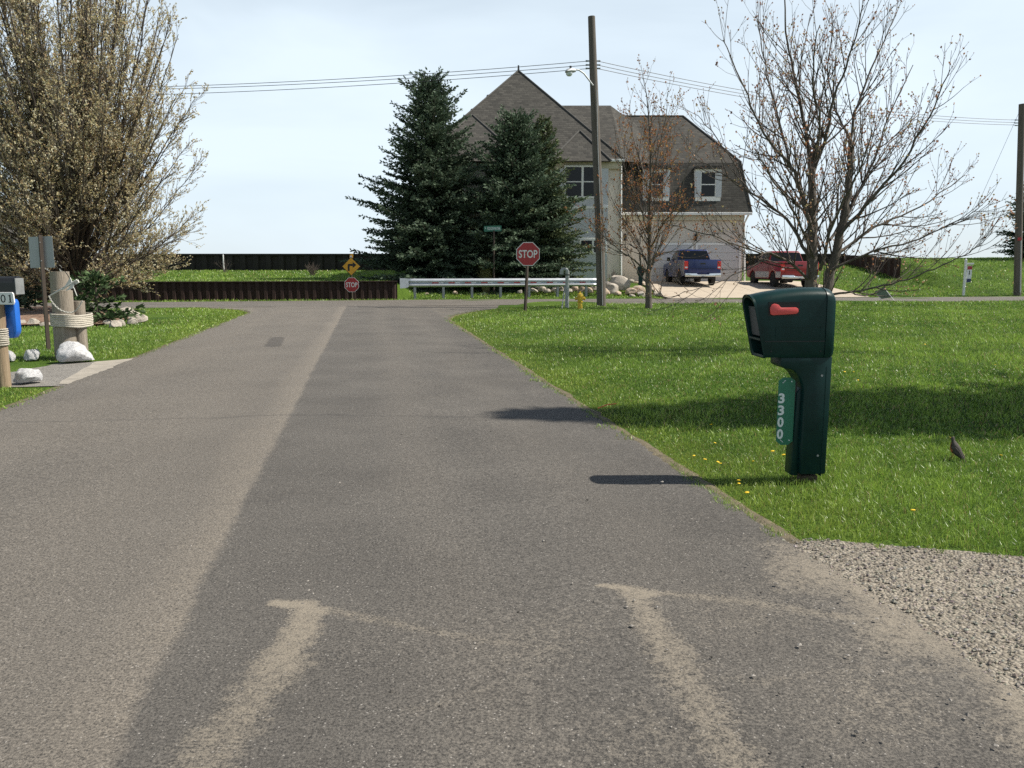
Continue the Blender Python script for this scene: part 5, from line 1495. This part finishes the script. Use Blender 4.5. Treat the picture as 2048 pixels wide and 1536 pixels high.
def wire(p, q, sag, label, r_=0.011):
    p, q = Vector(p), Vector(q); pts = []
    for i in range(25):
        k = i / 24; c_ = p.lerp(q, k); c_.z -= sag * 4 * k * (1 - k); pts.append(c_)
    o = MB().tube(pts, r_, 5).build('power_line', M['wire'], None); tag(o, label, 'cable', 'overhead power lines')
for v, vl, nm in ((122, 181, 'top'), (130, 184, 'middle'), (137, 197, 'lowest')):
    wire(at(1178, v, Du), at(-220, vl - 4, Du + 6), 0.35, nm + ' of the overhead wires running from the lamp pole behind the spruce tops')
for v, vr, nm in ((122, 240, 'top'), (130, 245, 'middle'), (137, 250, 'lowest')):
    wire(at(1194, v, Du), at(2030, vr, DR), 0.42, nm + ' of the overhead wires between the two utility poles')
wire(at(2038, 225, DR), at(1935, 455, DR - 1.5), 0.0, 'thin guy wire slanting down from the edge utility pole', 0.008)

# ---------------------------------------------------------------- low rusty wall and high sea wall of sheet piles
def pile_panel(wd, ht, dep, nm, material):
    pr = [(0, 0), (wd * 0.16, 0), (wd * 0.30, -dep), (wd * 0.66, -dep), (wd * 0.80, 0), (wd, 0)]
    pr2 = [(x, y + 0.02) for x, y in reversed(pr)]
    return MB().prism([(p[0] + 0.001, p[1]) if i == 0 else p for i, p in enumerate(pr + pr2)], 0, ht, 'z').mesh(nm, material)
fw = empty('retaining_wall', (*xy(39.35, 1.4), 0.0), math.atan2(SY, CY), label='low rusty sheet pile wall along the far side of the crossing road', cat='wall')
fp = pile_panel(0.36, 1.05, 0.09, 'pile_panel', M['rust_pile'])
for i in range(64):
    link('pile_panel', fp, fw, (-0.36 * (i + 1), 0, -0.25))
MB().box(-0.36 * 64, 0.02, -0.13, 0.10, 0.795, 0.835).build('cap_beam', M['rust_pile'], fw)
sw = empty('sea_wall', (0, WALL_Y, 0), label='tall black sea wall of sheet piles along the lake', cat='wall')
sp_me = pile_panel(0.95, 2.6, 0.16, 'pile_panel', M['dark_pile'])
ztop = at(560, 508, WALL_Y).z
x = -46.0
while x < WING_X - 0.9:
    link('pile_panel', sp_me, sw, (x, 0, ztop - 2.6)); x += 0.95
MB().box(-46.0, WING_X, -0.24, 0.10, ztop - 0.10, ztop + 0.02).build('cap_beam', M['dark_pile'], sw)
ww = empty('wing_wall', (WING_X, 53.0, 0), label='dark return wall ending the sea wall at the grassy dike', cat='wall')
y = 0.0
wp = pile_panel(0.9, 2.6, 0.12, 'pile_panel', M['rust_pile'])
for i in range(11):
    link('pile_panel', wp, ww, (0, 0.9 * (i + 1), at(1795, 516, 53.0).z - 2.6 + 0.035 * i), (0, 0, R(-90)))
# white marker post against the sea wall
mk = on_ground(453, 60.5)
tag(MB().tube([(0, 0, -0.1), (0, 0, at(453, 512, 60.5).z - mk.z), (0, 0, at(453, 508, 60.5).z - mk.z)], [0.05, 0.05, 0.02], 8).build('marker_post', M['sign_white']), 'thin white post standing against the black sea wall', 'post')
bpy.data.objects['marker_post'].location = mk
# bare shrubs on the bank
def twig_bush(u, D, H, n, label, seed, mat_=None):
    rng = np.random.default_rng(seed); b = on_ground(u, D); w = Wood()
    for _ in range(n):
        a = rng.uniform(0, 6.28); t_ = rng.uniform(0.05, 0.75)
        q = grow((rng.normal(0, 0.07), rng.normal(0, 0.07), 0), (math.sin(t_) * math.cos(a), math.sin(t_) * math.sin(a), math.cos(t_)), H * rng.uniform(0.6, 1.1), 5, 0.2, 0.08, rng)
        w.add(q, np.linspace(0.011, 0.004, 5), 4)
        for _ in range(3):
            i = rng.integers(1, 4); w.add(grow(q[i], side_dir(unit(q[i+1] - q[i]), 0.6, rng), H * 0.35 * rng.uniform(0.5, 1), 3, 0.2, 0.1, rng), np.array([0.005, 0.004, 0.003]), 3)
    o = link('bare_shrub', w.mesh('bare_shrub', mat_ or M['twig']), None, b); tag(o, label, 'shrub')
twig_bush(628, 50, 0.85, 46, 'bare brown shrub on the bank above the rusty wall', 1)
twig_bush(456, 56, 1.0, 14, 'few bare stems beside the white marker post', 2)
twig_bush(262, 38.0, 1.3, 60, 'bare dark shrub before the rusty wall near the spruce shrub', 3)
twig_bush(1225, 45.0, 1.0, 60, 'round bare shrub above the boulders near the downspout', 4)

# ---------------------------------------------------------------- boulders behind the guardrail and by the driveway
bv = [rock_mesh('boulder', M['boulder'], 40 + i, 3, 0.4, 0.8) for i in range(6)] + [rock_mesh('boulder', M['boulder_warm'], 50 + i, 3, 0.4, 0.8) for i in range(3)]
def boulder(u, v, wpx, D, label, group, i, hk=1.0):
    s_ = wpx / FOC * D * 0.50; p = at(u, v, D)
    z = max(ground_z(p.x, D), p.z)
    o = link('boulder', bv[i % len(bv)], None, (p.x, D, z + 0.22 * s_), (rr_.uniform(-0.25, 0.25), rr_.uniform(-0.25, 0.25), rr_.uniform(0, 6.3)), (s_, s_ * 0.9, s_ * hk))
    return tag(o, label, 'boulder', group)
row = []
for i, (u, v, w, D) in enumerate([(1068, 584, 16, 41.0), (1082, 582, 22, 41.2), (1095, 585, 15, 41.0), (1110, 583, 17, 41.2), (1122, 580, 14, 41.4), (1137, 584, 16, 41.1), (1150, 580, 18, 41.5), (1164, 583, 20, 41.2), (1178, 584, 18, 41.0), (1190, 580, 20, 41.4),
                                  (1074, 577, 12, 41.9), (1128, 574, 16, 42.2), (1158, 572, 16, 42.2), (1186, 572, 18, 42.4), (1040, 586, 12, 41.0), (910, 588, 12, 40.8), (854, 589, 8, 40.6), (1100, 572, 13, 42.4)]):
    row.append(boulder(u, v, w, D, 'pale boulder', 'boulders behind the guardrail', i))
for k, o in enumerate(sorted(row, key=lambda o: -o.location.x / o.location.y)):
    o['label'] = ORD[k] + ' pale boulder behind the guardrail, counted from the utility pole'
for i, (u, v, w, D, hk, lab) in enumerate([(1237, 574, 50, 43.0, 1.0, 'largest tan boulder above the driveway stones'), (1220, 584, 34, 42.2, 1.2, 'greenish boulder next to the utility pole base'), (1262, 588, 26, 41.6, 0.9, 'rounded boulder in front of the largest tan boulder'),
        (1236, 590, 18, 41.5, 0.9, 'small tan boulder left of the driveway edge'), (1276, 586, 32, 41.8, 0.9, 'long pale boulder by the dark driveway mailbox'), (1283, 592, 20, 41.2, 1.0, 'pale boulder leaning at the road edge near the driveway mailbox'),
        (1262, 565, 14, 44.0, 0.9, 'small white boulder on the slope behind the pile'), (1242, 562, 20, 44.2, 1.0, 'upper tan boulder beside the downspout'), (1264, 594, 14, 41.0, 0.6, 'flat slab at the foot of the boulder pile'),
        (1310, 590, 14, 41.2, 1.0, 'block shaped stone just past the young trunk'), (1320, 592, 16, 41.0, 0.9, 'brown stone at the corner of the concrete driveway'), (1332, 594, 12, 40.8, 0.7, 'low flat stone ending the row at the driveway'), (1205, 588, 26, 41.6, 1.0, 'dark mossy boulder half hidden by the utility pole')]):
    boulder(u, v, w, D, lab, 'boulders by the driveway', i + 4, hk)
# tufts of green among them
for i, (u, D) in enumerate(((1226, 43.6), (1182, 42.0), (1150, 42.8))):
    tuft('garden_plant', on_ground(u, D, 0.05), 0.75, 0.4, 160, [(0.10, 0.20, 0.05), (0.16, 0.26, 0.07), (0.30, 0.28, 0.06)], ('green leafy plant among boulders nearest the driveway', 'green leafy plant just beside the utility pole', 'green leafy plant behind the end of the guardrail')[i], 'plant', 60 + i)

# ---------------------------------------------------------------- house
DM, DG = 49.0, 51.5                                 # fronts of the main block and of the garage wing
hb_ = Vector((at(1243, 560, DM).x, DM, 0.45))
house = empty('house', hb_, label='large pale house with steep brown shingle roofs and a garage wing', cat='house')
def hp(u, v, D): return at(u, v, D) - hb_
def hz(v, D): return hp(1200, v, D).z
def hx(u, D): return hp(u, 400, D).x
def hy_(D): return D - hb_.y
def hbox(u0, u1, v0, v1, D0_, D1_): # picture rectangle at the front face, then depth range
    return (hx(u0, D0_), hx(u1, D0_), hy_(D0_), hy_(D1_), hz(v1, D0_), hz(v0, D0_))
# walls
wall_main = MB().box(hx(832, DM), hx(1243, DM), hy_(DM), hy_(62.0), -0.4, hz(322, DM)).build('wall', M['stucco'], house)
wall_gar = MB().box(hx(1243, DM) + 0.02, hx(1490, DG), hy_(DG), hy_(61.0), -0.4, hz(428, DG)).build('wall', M['brick_wall'], house); wall_gar['label'] = 'pale masonry garage wall'
# roofs
def roof(name, verts, faces, parent=house, material=None):
    return MB().add(verts, faces).build(name, material or M['shingle'], parent)
AP = hp(1037, 142, 55.5)
fl_, fr_ = hp(826, 322, DM - 0.4), hp(1252, 322, DM - 0.4)
bl_, br2 = Vector((fl_.x, hy_(62.4), fl_.z)), Vector((fr_.x, hy_(62.4), fr_.z))
r1 = roof('roof', [AP, fl_, fr_, br2, bl_], [(0, 1, 2), (0, 2, 3), (0, 3, 4), (0, 4, 1), (1, 4, 3, 2)])
capm = MB()
for p in (fl_, fr_): capm.tube([AP + Vector((0, 0, 0.03)), p + Vector((0, 0, 0.03))], 0.055, 6)
capm.build('ridge_cap', M['ridge'], r1)
MB().tube([AP, AP + Vector((0, 0, 0.35))], [0.07, 0.05], 8).build('finial', M['black_metal'], r1)
# cross roofs
a2 = hp(944, 230, 51.6); b0, b1 = hp(840, 322, 46.6), hp(1048, 322, 46.6)
r2 = roof('roof', [a2, b0, b1, Vector((b1.x, hy_(54), b1.z)), Vector((b0.x, hy_(54), b0.z)), Vector((a2.x, hy_(54.2), a2.z))], [(0, 1, 2), (0, 2, 3, 5), (0, 5, 4, 1), (1, 4, 3, 2)])
cm = MB()
for p in (b0, b1): cm.tube([a2 + Vector((0, 0, 0.03)), p + Vector((0, 0, 0.03))], 0.05, 6)
cm.build('ridge_cap', M['ridge'], r2)
MB().box(b0.x + 0.3, b1.x - 0.3, hy_(47.0), hy_(DM) + 0.02, -0.4, b0.z - 0.05).build('wall', M['stucco'], house)
a3 = hp(1159, 262, 50.6); c0_, c1_ = hp(1100, 322, 48.2), hp(1222, 322, 48.2)
r3 = roof('roof', [a3, c0_, c1_, Vector((c1_.x, hy_(52), c1_.z)), Vector((c0_.x, hy_(52), c0_.z)), Vector((a3.x, hy_(53.5), a3.z))], [(0, 1, 2), (0, 2, 3, 5), (0, 5, 4, 1), (1, 4, 3, 2)])
cm = MB()
for p in (c0_, c1_): cm.tube([a3 + Vector((0, 0, 0.03)), p + Vector((0, 0, 0.03))], 0.06, 6)
cm.build('ridge_cap', M['ridge'], r3)
# ridge block to the side
k0, k1 = hp(1090, 211, 55.5), hp(1221, 211, 55.5)
e0, e1, e2 = hp(1080, 322, DM - 0.2), hp(1249, 322, DM - 0.2), hp(1390, 335, 57.5)
roof('roof', [k0, k1, e1, e0, e2, Vector((e2.x, hy_(61), e2.z)), Vector((e0.x, hy_(61), e0.z))], [(0, 3, 2, 1), (1, 2, 4), (1, 4, 5), (0, 1, 5, 6)])
# gambrel roof over the garage
g0l, g0r = hp(1243.5, 425, DG - 0.35), hp(1504, 425, DG - 0.35)
g1l, g1r = hp(1243.5, 325, DG + 0.55), hp(1482, 325, DG + 0.55)
g2l, g2r = hp(1243.5, 233, 57.0), hp(1366, 233, 57.0)
def bk(p, D): return Vector((p.x, hy_(D), p.z))
r4 = roof('roof', [g0l, g0r, g1l, g1r, g2l, g2r, bk(g0r, 61.4), bk(g1r, 60.4), bk(g0l, 61.4), bk(g1l, 60.4)],
          [(0, 1, 3, 2), (2, 3, 5, 4), (1, 6, 7, 3), (3, 7, 5), (0, 8, 6, 1), (9, 4, 5, 7), (8, 9, 7, 6)]); r4['label'] = 'gambrel roof over the garage wing'
cm = MB()
cm.tube([g1r + Vector((0, 0, 0.03)), g2r + Vector((0, 0, 0.03))], 0.06, 6).tube([g2l + Vector((0, 0, 0.03)), g2r + Vector((0, 0, 0.03))], 0.06, 6).tube([g0r, g1r], 0.05, 6)
cm.build('ridge_cap', M['ridge'], r4)
# chimneys behind the slope
for u, v, w in ((981, 190, 9), (949, 218, 9)):
    p = hp(u, v, 58.0); MB().box(p.x - 0.28, p.x + 0.28, p.y, p.y + 0.5, p.z - 1.2, p.z + 0.05).build('roof_vent', M['ridge'], house, bevel=0.1)
# gutters, fascia, downspouts
p, q = hp(1100, 318, DM - 0.5), hp(1250, 323, DM - 0.5)
MB().box(p.x, q.x, p.y, p.y + 0.14, q.z, p.z).build('gutter', M['trim_white'], house, bevel=0.02)
p, q = hp(1098, 322.5, DM - 0.28), hp(1243, 337, DM - 0.28)
MB().box(p.x, q.x, p.y, hy_(DM) - 0.005, q.z, p.z).build('soffit', M['fascia'], house)
p, q = hp(1240, 424.5, DG - 0.5), hp(1505, 430, DG - 0.5)
MB().box(p.x + 0.04, q.x, p.y, p.y + 0.14, q.z, p.z).build('gutter', M['trim_white'], house, bevel=0.02)
p, q = hp(1245, 430.5, DG - 0.25), hp(1489, 440, DG - 0.25)
MB().box(p.x, q.x, p.y, hy_(DG) - 0.005, q.z, p.z).build('soffit', M['fascia'], house)
MB().tube([hp(1242.5, 330, DM - 0.06), hp(1242.5, 556, DM - 0.06)], 0.055, 6).build('downspout', M['trim_white'], house)
MB().tube([hp(1497, 430, DG - 0.3), hp(1489, 446, DG - 0.06), hp(1489, 562, DG - 0.06)], 0.055, 6).build('downspout', M['trim_white'], house)
# bay of pale panels with tall windows on the main front
x0, x1, y0, y1, z0, z1 = hbox(1118, 1216, 337, 555, DM - 0.30, DM)
bay = MB().box(x0, x1, y0, hy_(DM) - 0.004, z0 - 0.5, z1).build('bay', M['bay_panel'], house)
def window(u0, u1, v0, v1, D, parent=house, mull=0, fr=0.09, mid=False):
    x0, x1, y0, y1, z0, z1 = hbox(u0, u1, v0, v1, D, D + 0.1)
    f = MB()
    f.box(x0, x0 + fr, y0 - 0.06, y0 + 0.02, z0, z1).box(x1 - fr, x1, y0 - 0.06, y0 + 0.02, z0, z1)
    f.box(x0 + fr, x1 - fr, y0 - 0.06, y0 + 0.02, z0, z0 + fr).box(x0 + fr, x1 - fr, y0 - 0.06, y0 + 0.02, z1 - fr, z1)
    if mid: f.box(x0 + fr, x1 - fr, y0 - 0.045, y0 + 0.02, (z0 + z1) / 2 - 0.03, (z0 + z1) / 2 + 0.03)
    for i in range(mull):
        xm = x0 + (x1 - x0) * (i + 1) / (mull + 1); f.box(xm - 0.06, xm + 0.06, y0 - 0.05, y0 + 0.02, z0 + fr, z1 - fr)
    w = f.build('window', M['trim_white'], parent)
    MB().box(x0 + fr * 0.5, x1 - fr * 0.5, y0 - 0.030, y0 - 0.012, z0 + fr * 0.5, z1 - fr * 0.5).build('pane', M['glass_dark'], w)
    return w
window(1128, 1201, 331, 396, DM - 0.31, mull=1, mid=True)
window(1160, 1214, 478, 508, DM - 0.31, mull=1, mid=True)
window(975, 1030, 375, 400, 46.98, mull=1)
window(880, 930, 375, 400, 46.98, mull=1)
for v in (412, 474):
    p, q = hp(1118, v, DM - 0.34), hp(1216, v + 5, DM - 0.34); MB().box(p.x, q.x, p.y, p.y + 0.035, q.z, p.z).build('panel_trim', M['trim_white'], bay)
# dormers on the gambrel slope
for u0, u1 in ((1284, 1340), (1388, 1443)):
    Dd = DG - 0.15
    x0, x1, y0, y1, z0, z1 = hbox(u0 + 2, u1 - 2, 338, 402, Dd, DG + 1.2)
    dm = MB().box(x0, x1, y0, y1, z0, z1).build('dormer', M['trim_white'], house)
    MB().prism([(x0 - 0.12, z1 + 0.003), (x1 + 0.12, z1 + 0.003), (x1 + 0.02, z1 + 0.16), (x0 - 0.02, z1 + 0.16)], y0 - 0.18, y1).build('dormer_roof', M['shingle'], dm)
    uc = (u0 + u1) / 2
    xa, xb, ya, yb_, za, zb = hbox(uc - 13.5, uc + 13.5, 345, 393, Dd - 0.01, Dd)
    MB().box(xa, xb, y0 - 0.012, y0 - 0.002, za, zb).build('pane', M['glass_dark'], dm)
    MB().box(xa, xb, y0 - 0.022, y0 - 0.0125, (za + zb) / 2 - 0.03, (za + zb) / 2 + 0.03).build('sash', M['trim_white'], dm)
    for sx in (xa - 0.40, xb + 0.06):
        sh = MB(); sh.box(sx, sx + 0.34, y0 - 0.03, y0 - 0.003, za - 0.05, zb + 0.05); sh.build('shutter', M['bay_panel'], dm)
# garage doors of horizontal sections
for u0, u1 in ((1300, 1385), (1398, 1482)):
    x0, x1, y0, y1, z0, z1 = hbox(u0, u1, 490, 562, DG, DG + 0.1)
    fr2 = MB().box(x0 - 0.12, x0, y0 - 0.06, y0 - 0.003, z0 - 0.2, z1 + 0.12).box(x1, x1 + 0.12, y0 - 0.06, y0 - 0.003, z0 - 0.2, z1 + 0.12).box(x0, x1, y0 - 0.06, y0 - 0.003, z1, z1 + 0.12)
    gd = fr2.build('garage_door', M['trim_white'], house)
    hs = (z1 - z0 + 0.15) / 5
    for i in range(5):
        MB().box(x0 + 0.003, x1 - 0.003, y0 - 0.035, y0 - 0.005, z0 - 0.15 + i * hs + 0.008, z0 - 0.15 + (i + 1) * hs - 0.008).build('door_panel', M['garage_door'], gd, bevel=0.012)
# wall lanterns
for u in (1250, 1392):
    p = hp(u, 475, DG - 0.10); l_ = MB(); l_.lathe([(0.02, p.z - 0.22), (0.07, p.z - 0.16), (0.10, p.z + 0.10), (0.12, p.z + 0.11), (0.03, p.z + 0.24), (0.01, p.z + 0.30)], 8, (p.x, p.y))
    l_.box(p.x - 0.02, p.x + 0.02, p.y, hy_(DG) - 0.003, p.z + 0.05, p.z + 0.09)
    l_.build('wall_lantern', M['black_metal'], house)

# ---------------------------------------------------------------- pickup trucks
def truck(base, rz, paint, side_paint, label, wd=1.98, two_tone=False):
    t = empty('pickup_truck', base, rz, label=label, cat='pickup truck')
    t.scale = (1.0, 1.0, 1.09)
    h = wd / 2
    def arc(cy, r_, n=9): return [(cy - r_ * math.cos(math.pi * i / (n - 1)), 0.36 + r_ * math.sin(math.pi * i / (n - 1))) for i in range(n)]
    WR = 0.40
    # side profile from the tail forwards (y forwards, z up)
    low = [(0.10, 0.50)] + [(y, max(z, 0.44)) for y, z in arc(1.30, 0.50)] + [(2.0, 0.42), (3.9, 0.42)] + [(y, max(z, 0.44)) for y, z in arc(4.55, 0.50)] + [(5.45, 0.48)]
    up = [(5.62, 0.62), (5.60, 0.95), (5.45, 1.08), (4.2, 1.17), (3.95, 1.20), (1.92, 1.22), (1.90, 1.30), (0.02, 1.30), (0.0, 1.10), (0.0, 0.60)]
    body = MB().prism(low + up, -h, h, 'x').build('body', side_paint, t, bevel=0.035, smooth=True)
    # cab
    def cab_ring(z, yr, yf, hw): return [(-hw, yr, z), (hw, yr, z), (hw, yf, z), (-hw, yf, z)]
    MB().rings([cab_ring(1.19, 1.93, 4.05, h * 0.97), cab_ring(1.30, 1.96, 3.95, h * 0.95), cab_ring(1.78, 2.14, 3.25, h * 0.80), cab_ring(1.84, 2.25, 3.10, h * 0.74)]).build('cab', paint, t, bevel=0.03, smooth=True)
    def quad(name, q, material, off):
        n_ = (Vector(q[1]) - Vector(q[0])).cross(Vector(q[2]) - Vector(q[0])).normalized() * off
        return MB().add([Vector(p) + n_ for p in q] + [Vector(p) + n_ * 0.2 for p in q], [(0,1,2,3),(7,6,5,4),(0,4,5,1),(1,5,6,2),(2,6,7,3),(3,7,4,0)]).build(name, material, t)
    quad('rear_window', [(-h*0.90, 1.972, 1.315), (h*0.90, 1.972, 1.315), (h*0.76, 2.135, 1.765), (-h*0.76, 2.135, 1.765)], M['glass_dark'], 0.012)
    for sx in (-1, 1):
        q = [(sx*h*0.942, 2.12, 1.33), (sx*h*0.942, 3.62, 1.33), (sx*h*0.815, 3.20, 1.74), (sx*h*0.815, 2.30, 1.74)]
        if sx > 0: q = q[::1]
        else: q = q[::-1]
        quad('side_window', q, M['glass_dark'], 0.012)
        MB().box(sx*(h + 0.02), sx*(h + 0.20), 3.55, 3.65, 1.25, 1.45).build('mirror', M['black_metal'], t, bevel=0.02)
        tl = MB().box(sx*(h - 0.20) if sx > 0 else -h - 0.006, h + 0.006 if sx > 0 else -(h - 0.20), -0.012, 0.10, 0.82, 1.22).build('tail_light', M['tail_red'], t, bevel=0.015)
        MB().box(sx*(h - 0.17) if sx > 0 else -h + 0.03, h - 0.03 if sx > 0 else -(h - 0.17), -0.016, -0.010, 0.88, 0.95).build('reverse_lamp', M['plate_white'], tl)
        MB().box(sx*h - 0.006, sx*h + 0.006, 1.92, 1.935, 0.55, 1.20).build('door_seam', M['underbody'], t)
        for cy in (1.30, 4.55):
            wl_ = empty('wheel', (sx*(h - 0.14), cy, WR)); wl_.parent = t
            m = MB(); pr = [(WR*0.62, -0.12), (WR*0.94, -0.125), (WR, -0.08), (WR, 0.08), (WR*0.94, 0.125), (WR*0.62, 0.12)]
            m.lathe([(r_, z) for r_, z in pr], 24); m.v = [(z, x_, y_) for x_, y_, z in m.v]
            m.build('tyre', M['rubber'], wl_, smooth=True)
            m = MB(); m.lathe([(WR*0.61, -0.09), (WR*0.60, 0.09), (WR*0.48, 0.055), (WR*0.18, 0.08), (0.01, 0.085)], 18); m.v = [(z*sx, x_, y_) for x_, y_, z in m.v]
            m.build('rim', M['chrome'], wl_, smooth=True)
    if two_tone:
        for sx in (-1, 1):
            for y0, y1 in ((0.06, 0.76), (1.84, 4.0)):
                MB().box(sx*h - 0.008, sx*h + 0.008, y0, y1, 0.50, 0.80).build('lower_panel', M['paint_silver'], t)
    tg = MB().box(-h + 0.21, h - 0.21, -0.03, 0.0, 0.66, 1.285).build('tailgate', paint, t, bevel=0.018, smooth=True)
    MB().box(-0.14, 0.14, -0.036, -0.0305, 1.06, 1.14).build('handle', M['black_metal'], tg)
    MB().box(-h + 0.30, h - 0.30, -0.035, -0.0305, 0.84, 0.855).build('crease', M['underbody'], tg)
    bm_ = MB().prism([(-h + 0.02, 0.46), (h - 0.02, 0.46), (h - 0.02, 0.63), (0.36, 0.63), (0.30, 0.57), (-0.30, 0.57), (-0.36, 0.63), (-h + 0.02, 0.63)], -0.16, -0.02).build('bumper', M['chrome'], t, bevel=0.02, smooth=True)
    MB().box(-0.16, 0.16, -0.166, -0.1605, 0.475, 0.565).build('licence_plate', M['plate_white'], bm_)
    MB().box(-0.05, 0.05, -0.26, -0.05, 0.38, 0.45).build('hitch', M['underbody'], t)
    MB().box(-h + 0.25, h - 0.25, 0.05, 5.3, 0.36, 0.50).build('chassis', M['underbody'], t)
    MB().tube([(-h + 0.3, 1.30, WR), (h - 0.3, 1.30, WR)], 0.06, 8).build('axle', M['underbody'], t)
    MB().tube([(0, 1.18, WR - 0.02), (0, 1.42, WR - 0.02)], [0.14, 0.14], 10).build('differential', M['underbody'], t)
    return t
bx = at(1401, 570, 46.0); s_, _ = st(bx.x, 46.0)
truck((bx.x, 45.6, drive_z(st(bx.x, 46.5)[0]) + 0.015), R(1.5), M['paint_blue'], M['paint_blue'], 'blue pickup truck parked in front of the garage', 2.0)
rx = at(1592, 570, 45.5)
truck((rx.x, 45.0, drive_z(st(rx.x, 46.0)[0]) + 0.015), R(3.0), M['paint_red'], M['paint_red'], 'red pickup truck parked behind the maple', 2.05, True)
# dark post mailbox at the driveway
db = on_ground(1279, 42.6)
dmb = empty('mailbox', db, label='dark mailbox on a thick post at the concrete driveway', cat='mailbox')
zt2 = at(1279, 531, 42.6).z - db.z
MB().prism([(-0.10, -0.1), (0.10, -0.1), (0.10, zt2 * 0.62), (0.17, zt2 * 0.70), (-0.17, zt2 * 0.70), (-0.10, zt2 * 0.62)], -0.10, 0.10).build('post', M['mail_green'], dmb, bevel=0.02)
rg = []
for y in (-0.25, 0.30):
    rg.append([(-0.15, y, zt2 * 0.70 + 0.002), (0.15, y, zt2 * 0.70 + 0.002)] + [(0.15 * math.cos(a), y, zt2 * 0.88 + zt2 * 0.12 * math.sin(a)) for a in [math.pi * j / 10 for j in range(11)]])
MB().rings(rg).build('box', M['mail_green'], dmb, bevel=0.012, smooth=True)
MB().prism([(-0.12, zt2 * 0.73), (0.12, zt2 * 0.73), (0.12, zt2 * 0.88), (-0.12, zt2 * 0.88)], -0.262, -0.252).build('door', M['mail_inner'], dmb)
# for-sale board on a white arm post
fo = on_ground(1922, 43.8)
fs = empty('yard_sign', fo, label='white post with a hanging white red and blue board on the dike lawn', cat='sign')
z3 = at(1922, 519, 43.8).z - fo.z
MB().box(-0.05, 0.05, -0.05, 0.05, -0.1, z3).build('post', M['sign_white'], fs, bevel=0.008)
MB().box(0.05, 0.42, -0.035, 0.035, z3 - 0.26, z3 - 0.18).build('arm', M['sign_white'], fs, bevel=0.006)
pb_ = MB().prism([(0.09, z3 - 1.20), (0.34, z3 - 1.17), (0.36, z3 - 0.32), (0.10, z3 - 0.32)], -0.012, 0.012).build('board', M['sign_white'], fs)
MB().prism([(0.105, z3 - 0.52), (0.35, z3 - 0.52), (0.355, z3 - 0.34), (0.105, z3 - 0.34)], -0.016, -0.0125).build('red_band', M['sign_red'], pb_)
MB().prism([(0.098, z3 - 1.19), (0.337, z3 - 1.165), (0.342, z3 - 1.0), (0.10, z3 - 1.0)], -0.016, -0.0125).build('blue_band', M['paint_blue'], pb_)
MB().prism([(0.19, z3 - 0.78), (0.26, z3 - 0.78), (0.24, z3 - 0.66), (0.255, z3 - 0.60), (0.225, z3 - 0.56), (0.195, z3 - 0.60), (0.21, z3 - 0.66)], -0.016, -0.0125).build('emblem', M['sign_black'], pb_)
for x_ in (0.13, 0.31):
    MB().tube([(x_, 0, z3 - 0.265), (x_, 0, z3 - 0.315)], 0.006, 5).build('hanger', M['black_metal'], fs)
MB().tube([(0, 0, z3 - 0.01), (0, 0, z3 + 0.05)], [0.05, 0.01], 6).build('post_cap', M['sign_white'], fs)
# small sign leaning by the road
lo_ = gp(1768, 601)
ls = empty('leaning_sign', (lo_.x, lo_.y, ground_z(lo_.x, lo_.y)), label='small grey green yard sign tilted over on its stake', cat='sign')
def sl(u, v): return at(u, v, lo_.y) - ls.location
q = [sl(1749, 583), sl(1768, 576), sl(1786, 594), sl(1763, 598)]
MB().add([p for p in q] + [p + Vector((0, 0.012, 0)) for p in q], [(0,1,2,3),(7,6,5,4),(0,4,5,1),(1,5,6,2),(2,6,7,3),(3,7,4,0)]).build('panel', mat('grey_green_board', (0.10, 0.14, 0.10), 0.7), ls)
MB().tube([sl(1767, 574), sl(1789, 602)], 0.014, 6).build('stake', M['sign_white'], ls)
MB().tube([sl(1755, 590), sl(1764, 602)], 0.012, 6).build('stake', M['sign_white'], ls)
# neighbour's grey cottage at the edge
cb = on_ground(-70, 46.0)
cot = empty('cottage', cb, label='grey gabled cottage half hidden behind the pale tree', cat='house')
def cl(u, v, D=46.0): return at(u, v, D) - cb
x0c, x1c = cl(-260, 500).x, cl(22, 500).x
zE = cl(0, 478).z; zR = cl(0, 385).z; xm = (x0c + x1c) / 2
MB().prism([(x0c, -0.3), (x1c, -0.3), (x1c, zE), (xm, zR - 0.15), (x0c, zE)], 0, 9.0).build('wall', M['grey_siding'], cot)
for sx, xe in ((-1, x0c - 0.35), (1, x1c + 0.35)):
    ze = zE - (zR - zE) / (x1c - xm) * 0.35
    MB().prism([(xm, zR - 0.12), (xe, ze), (xe, ze + 0.18), (xm, zR + 0.06)], -0.4, 9.4).build('roof', M['shingle'], cot)
xw = x1c - 1.5
wf = MB().box(xw, xw + 1.0, -0.05, 0.01, 1.2, 2.4).build('window', M['trim_white'], cot)
MB().box(xw + 0.08, xw + 0.92, -0.056, -0.051, 1.28, 2.32).build('pane', M['glass_dark'], wf)
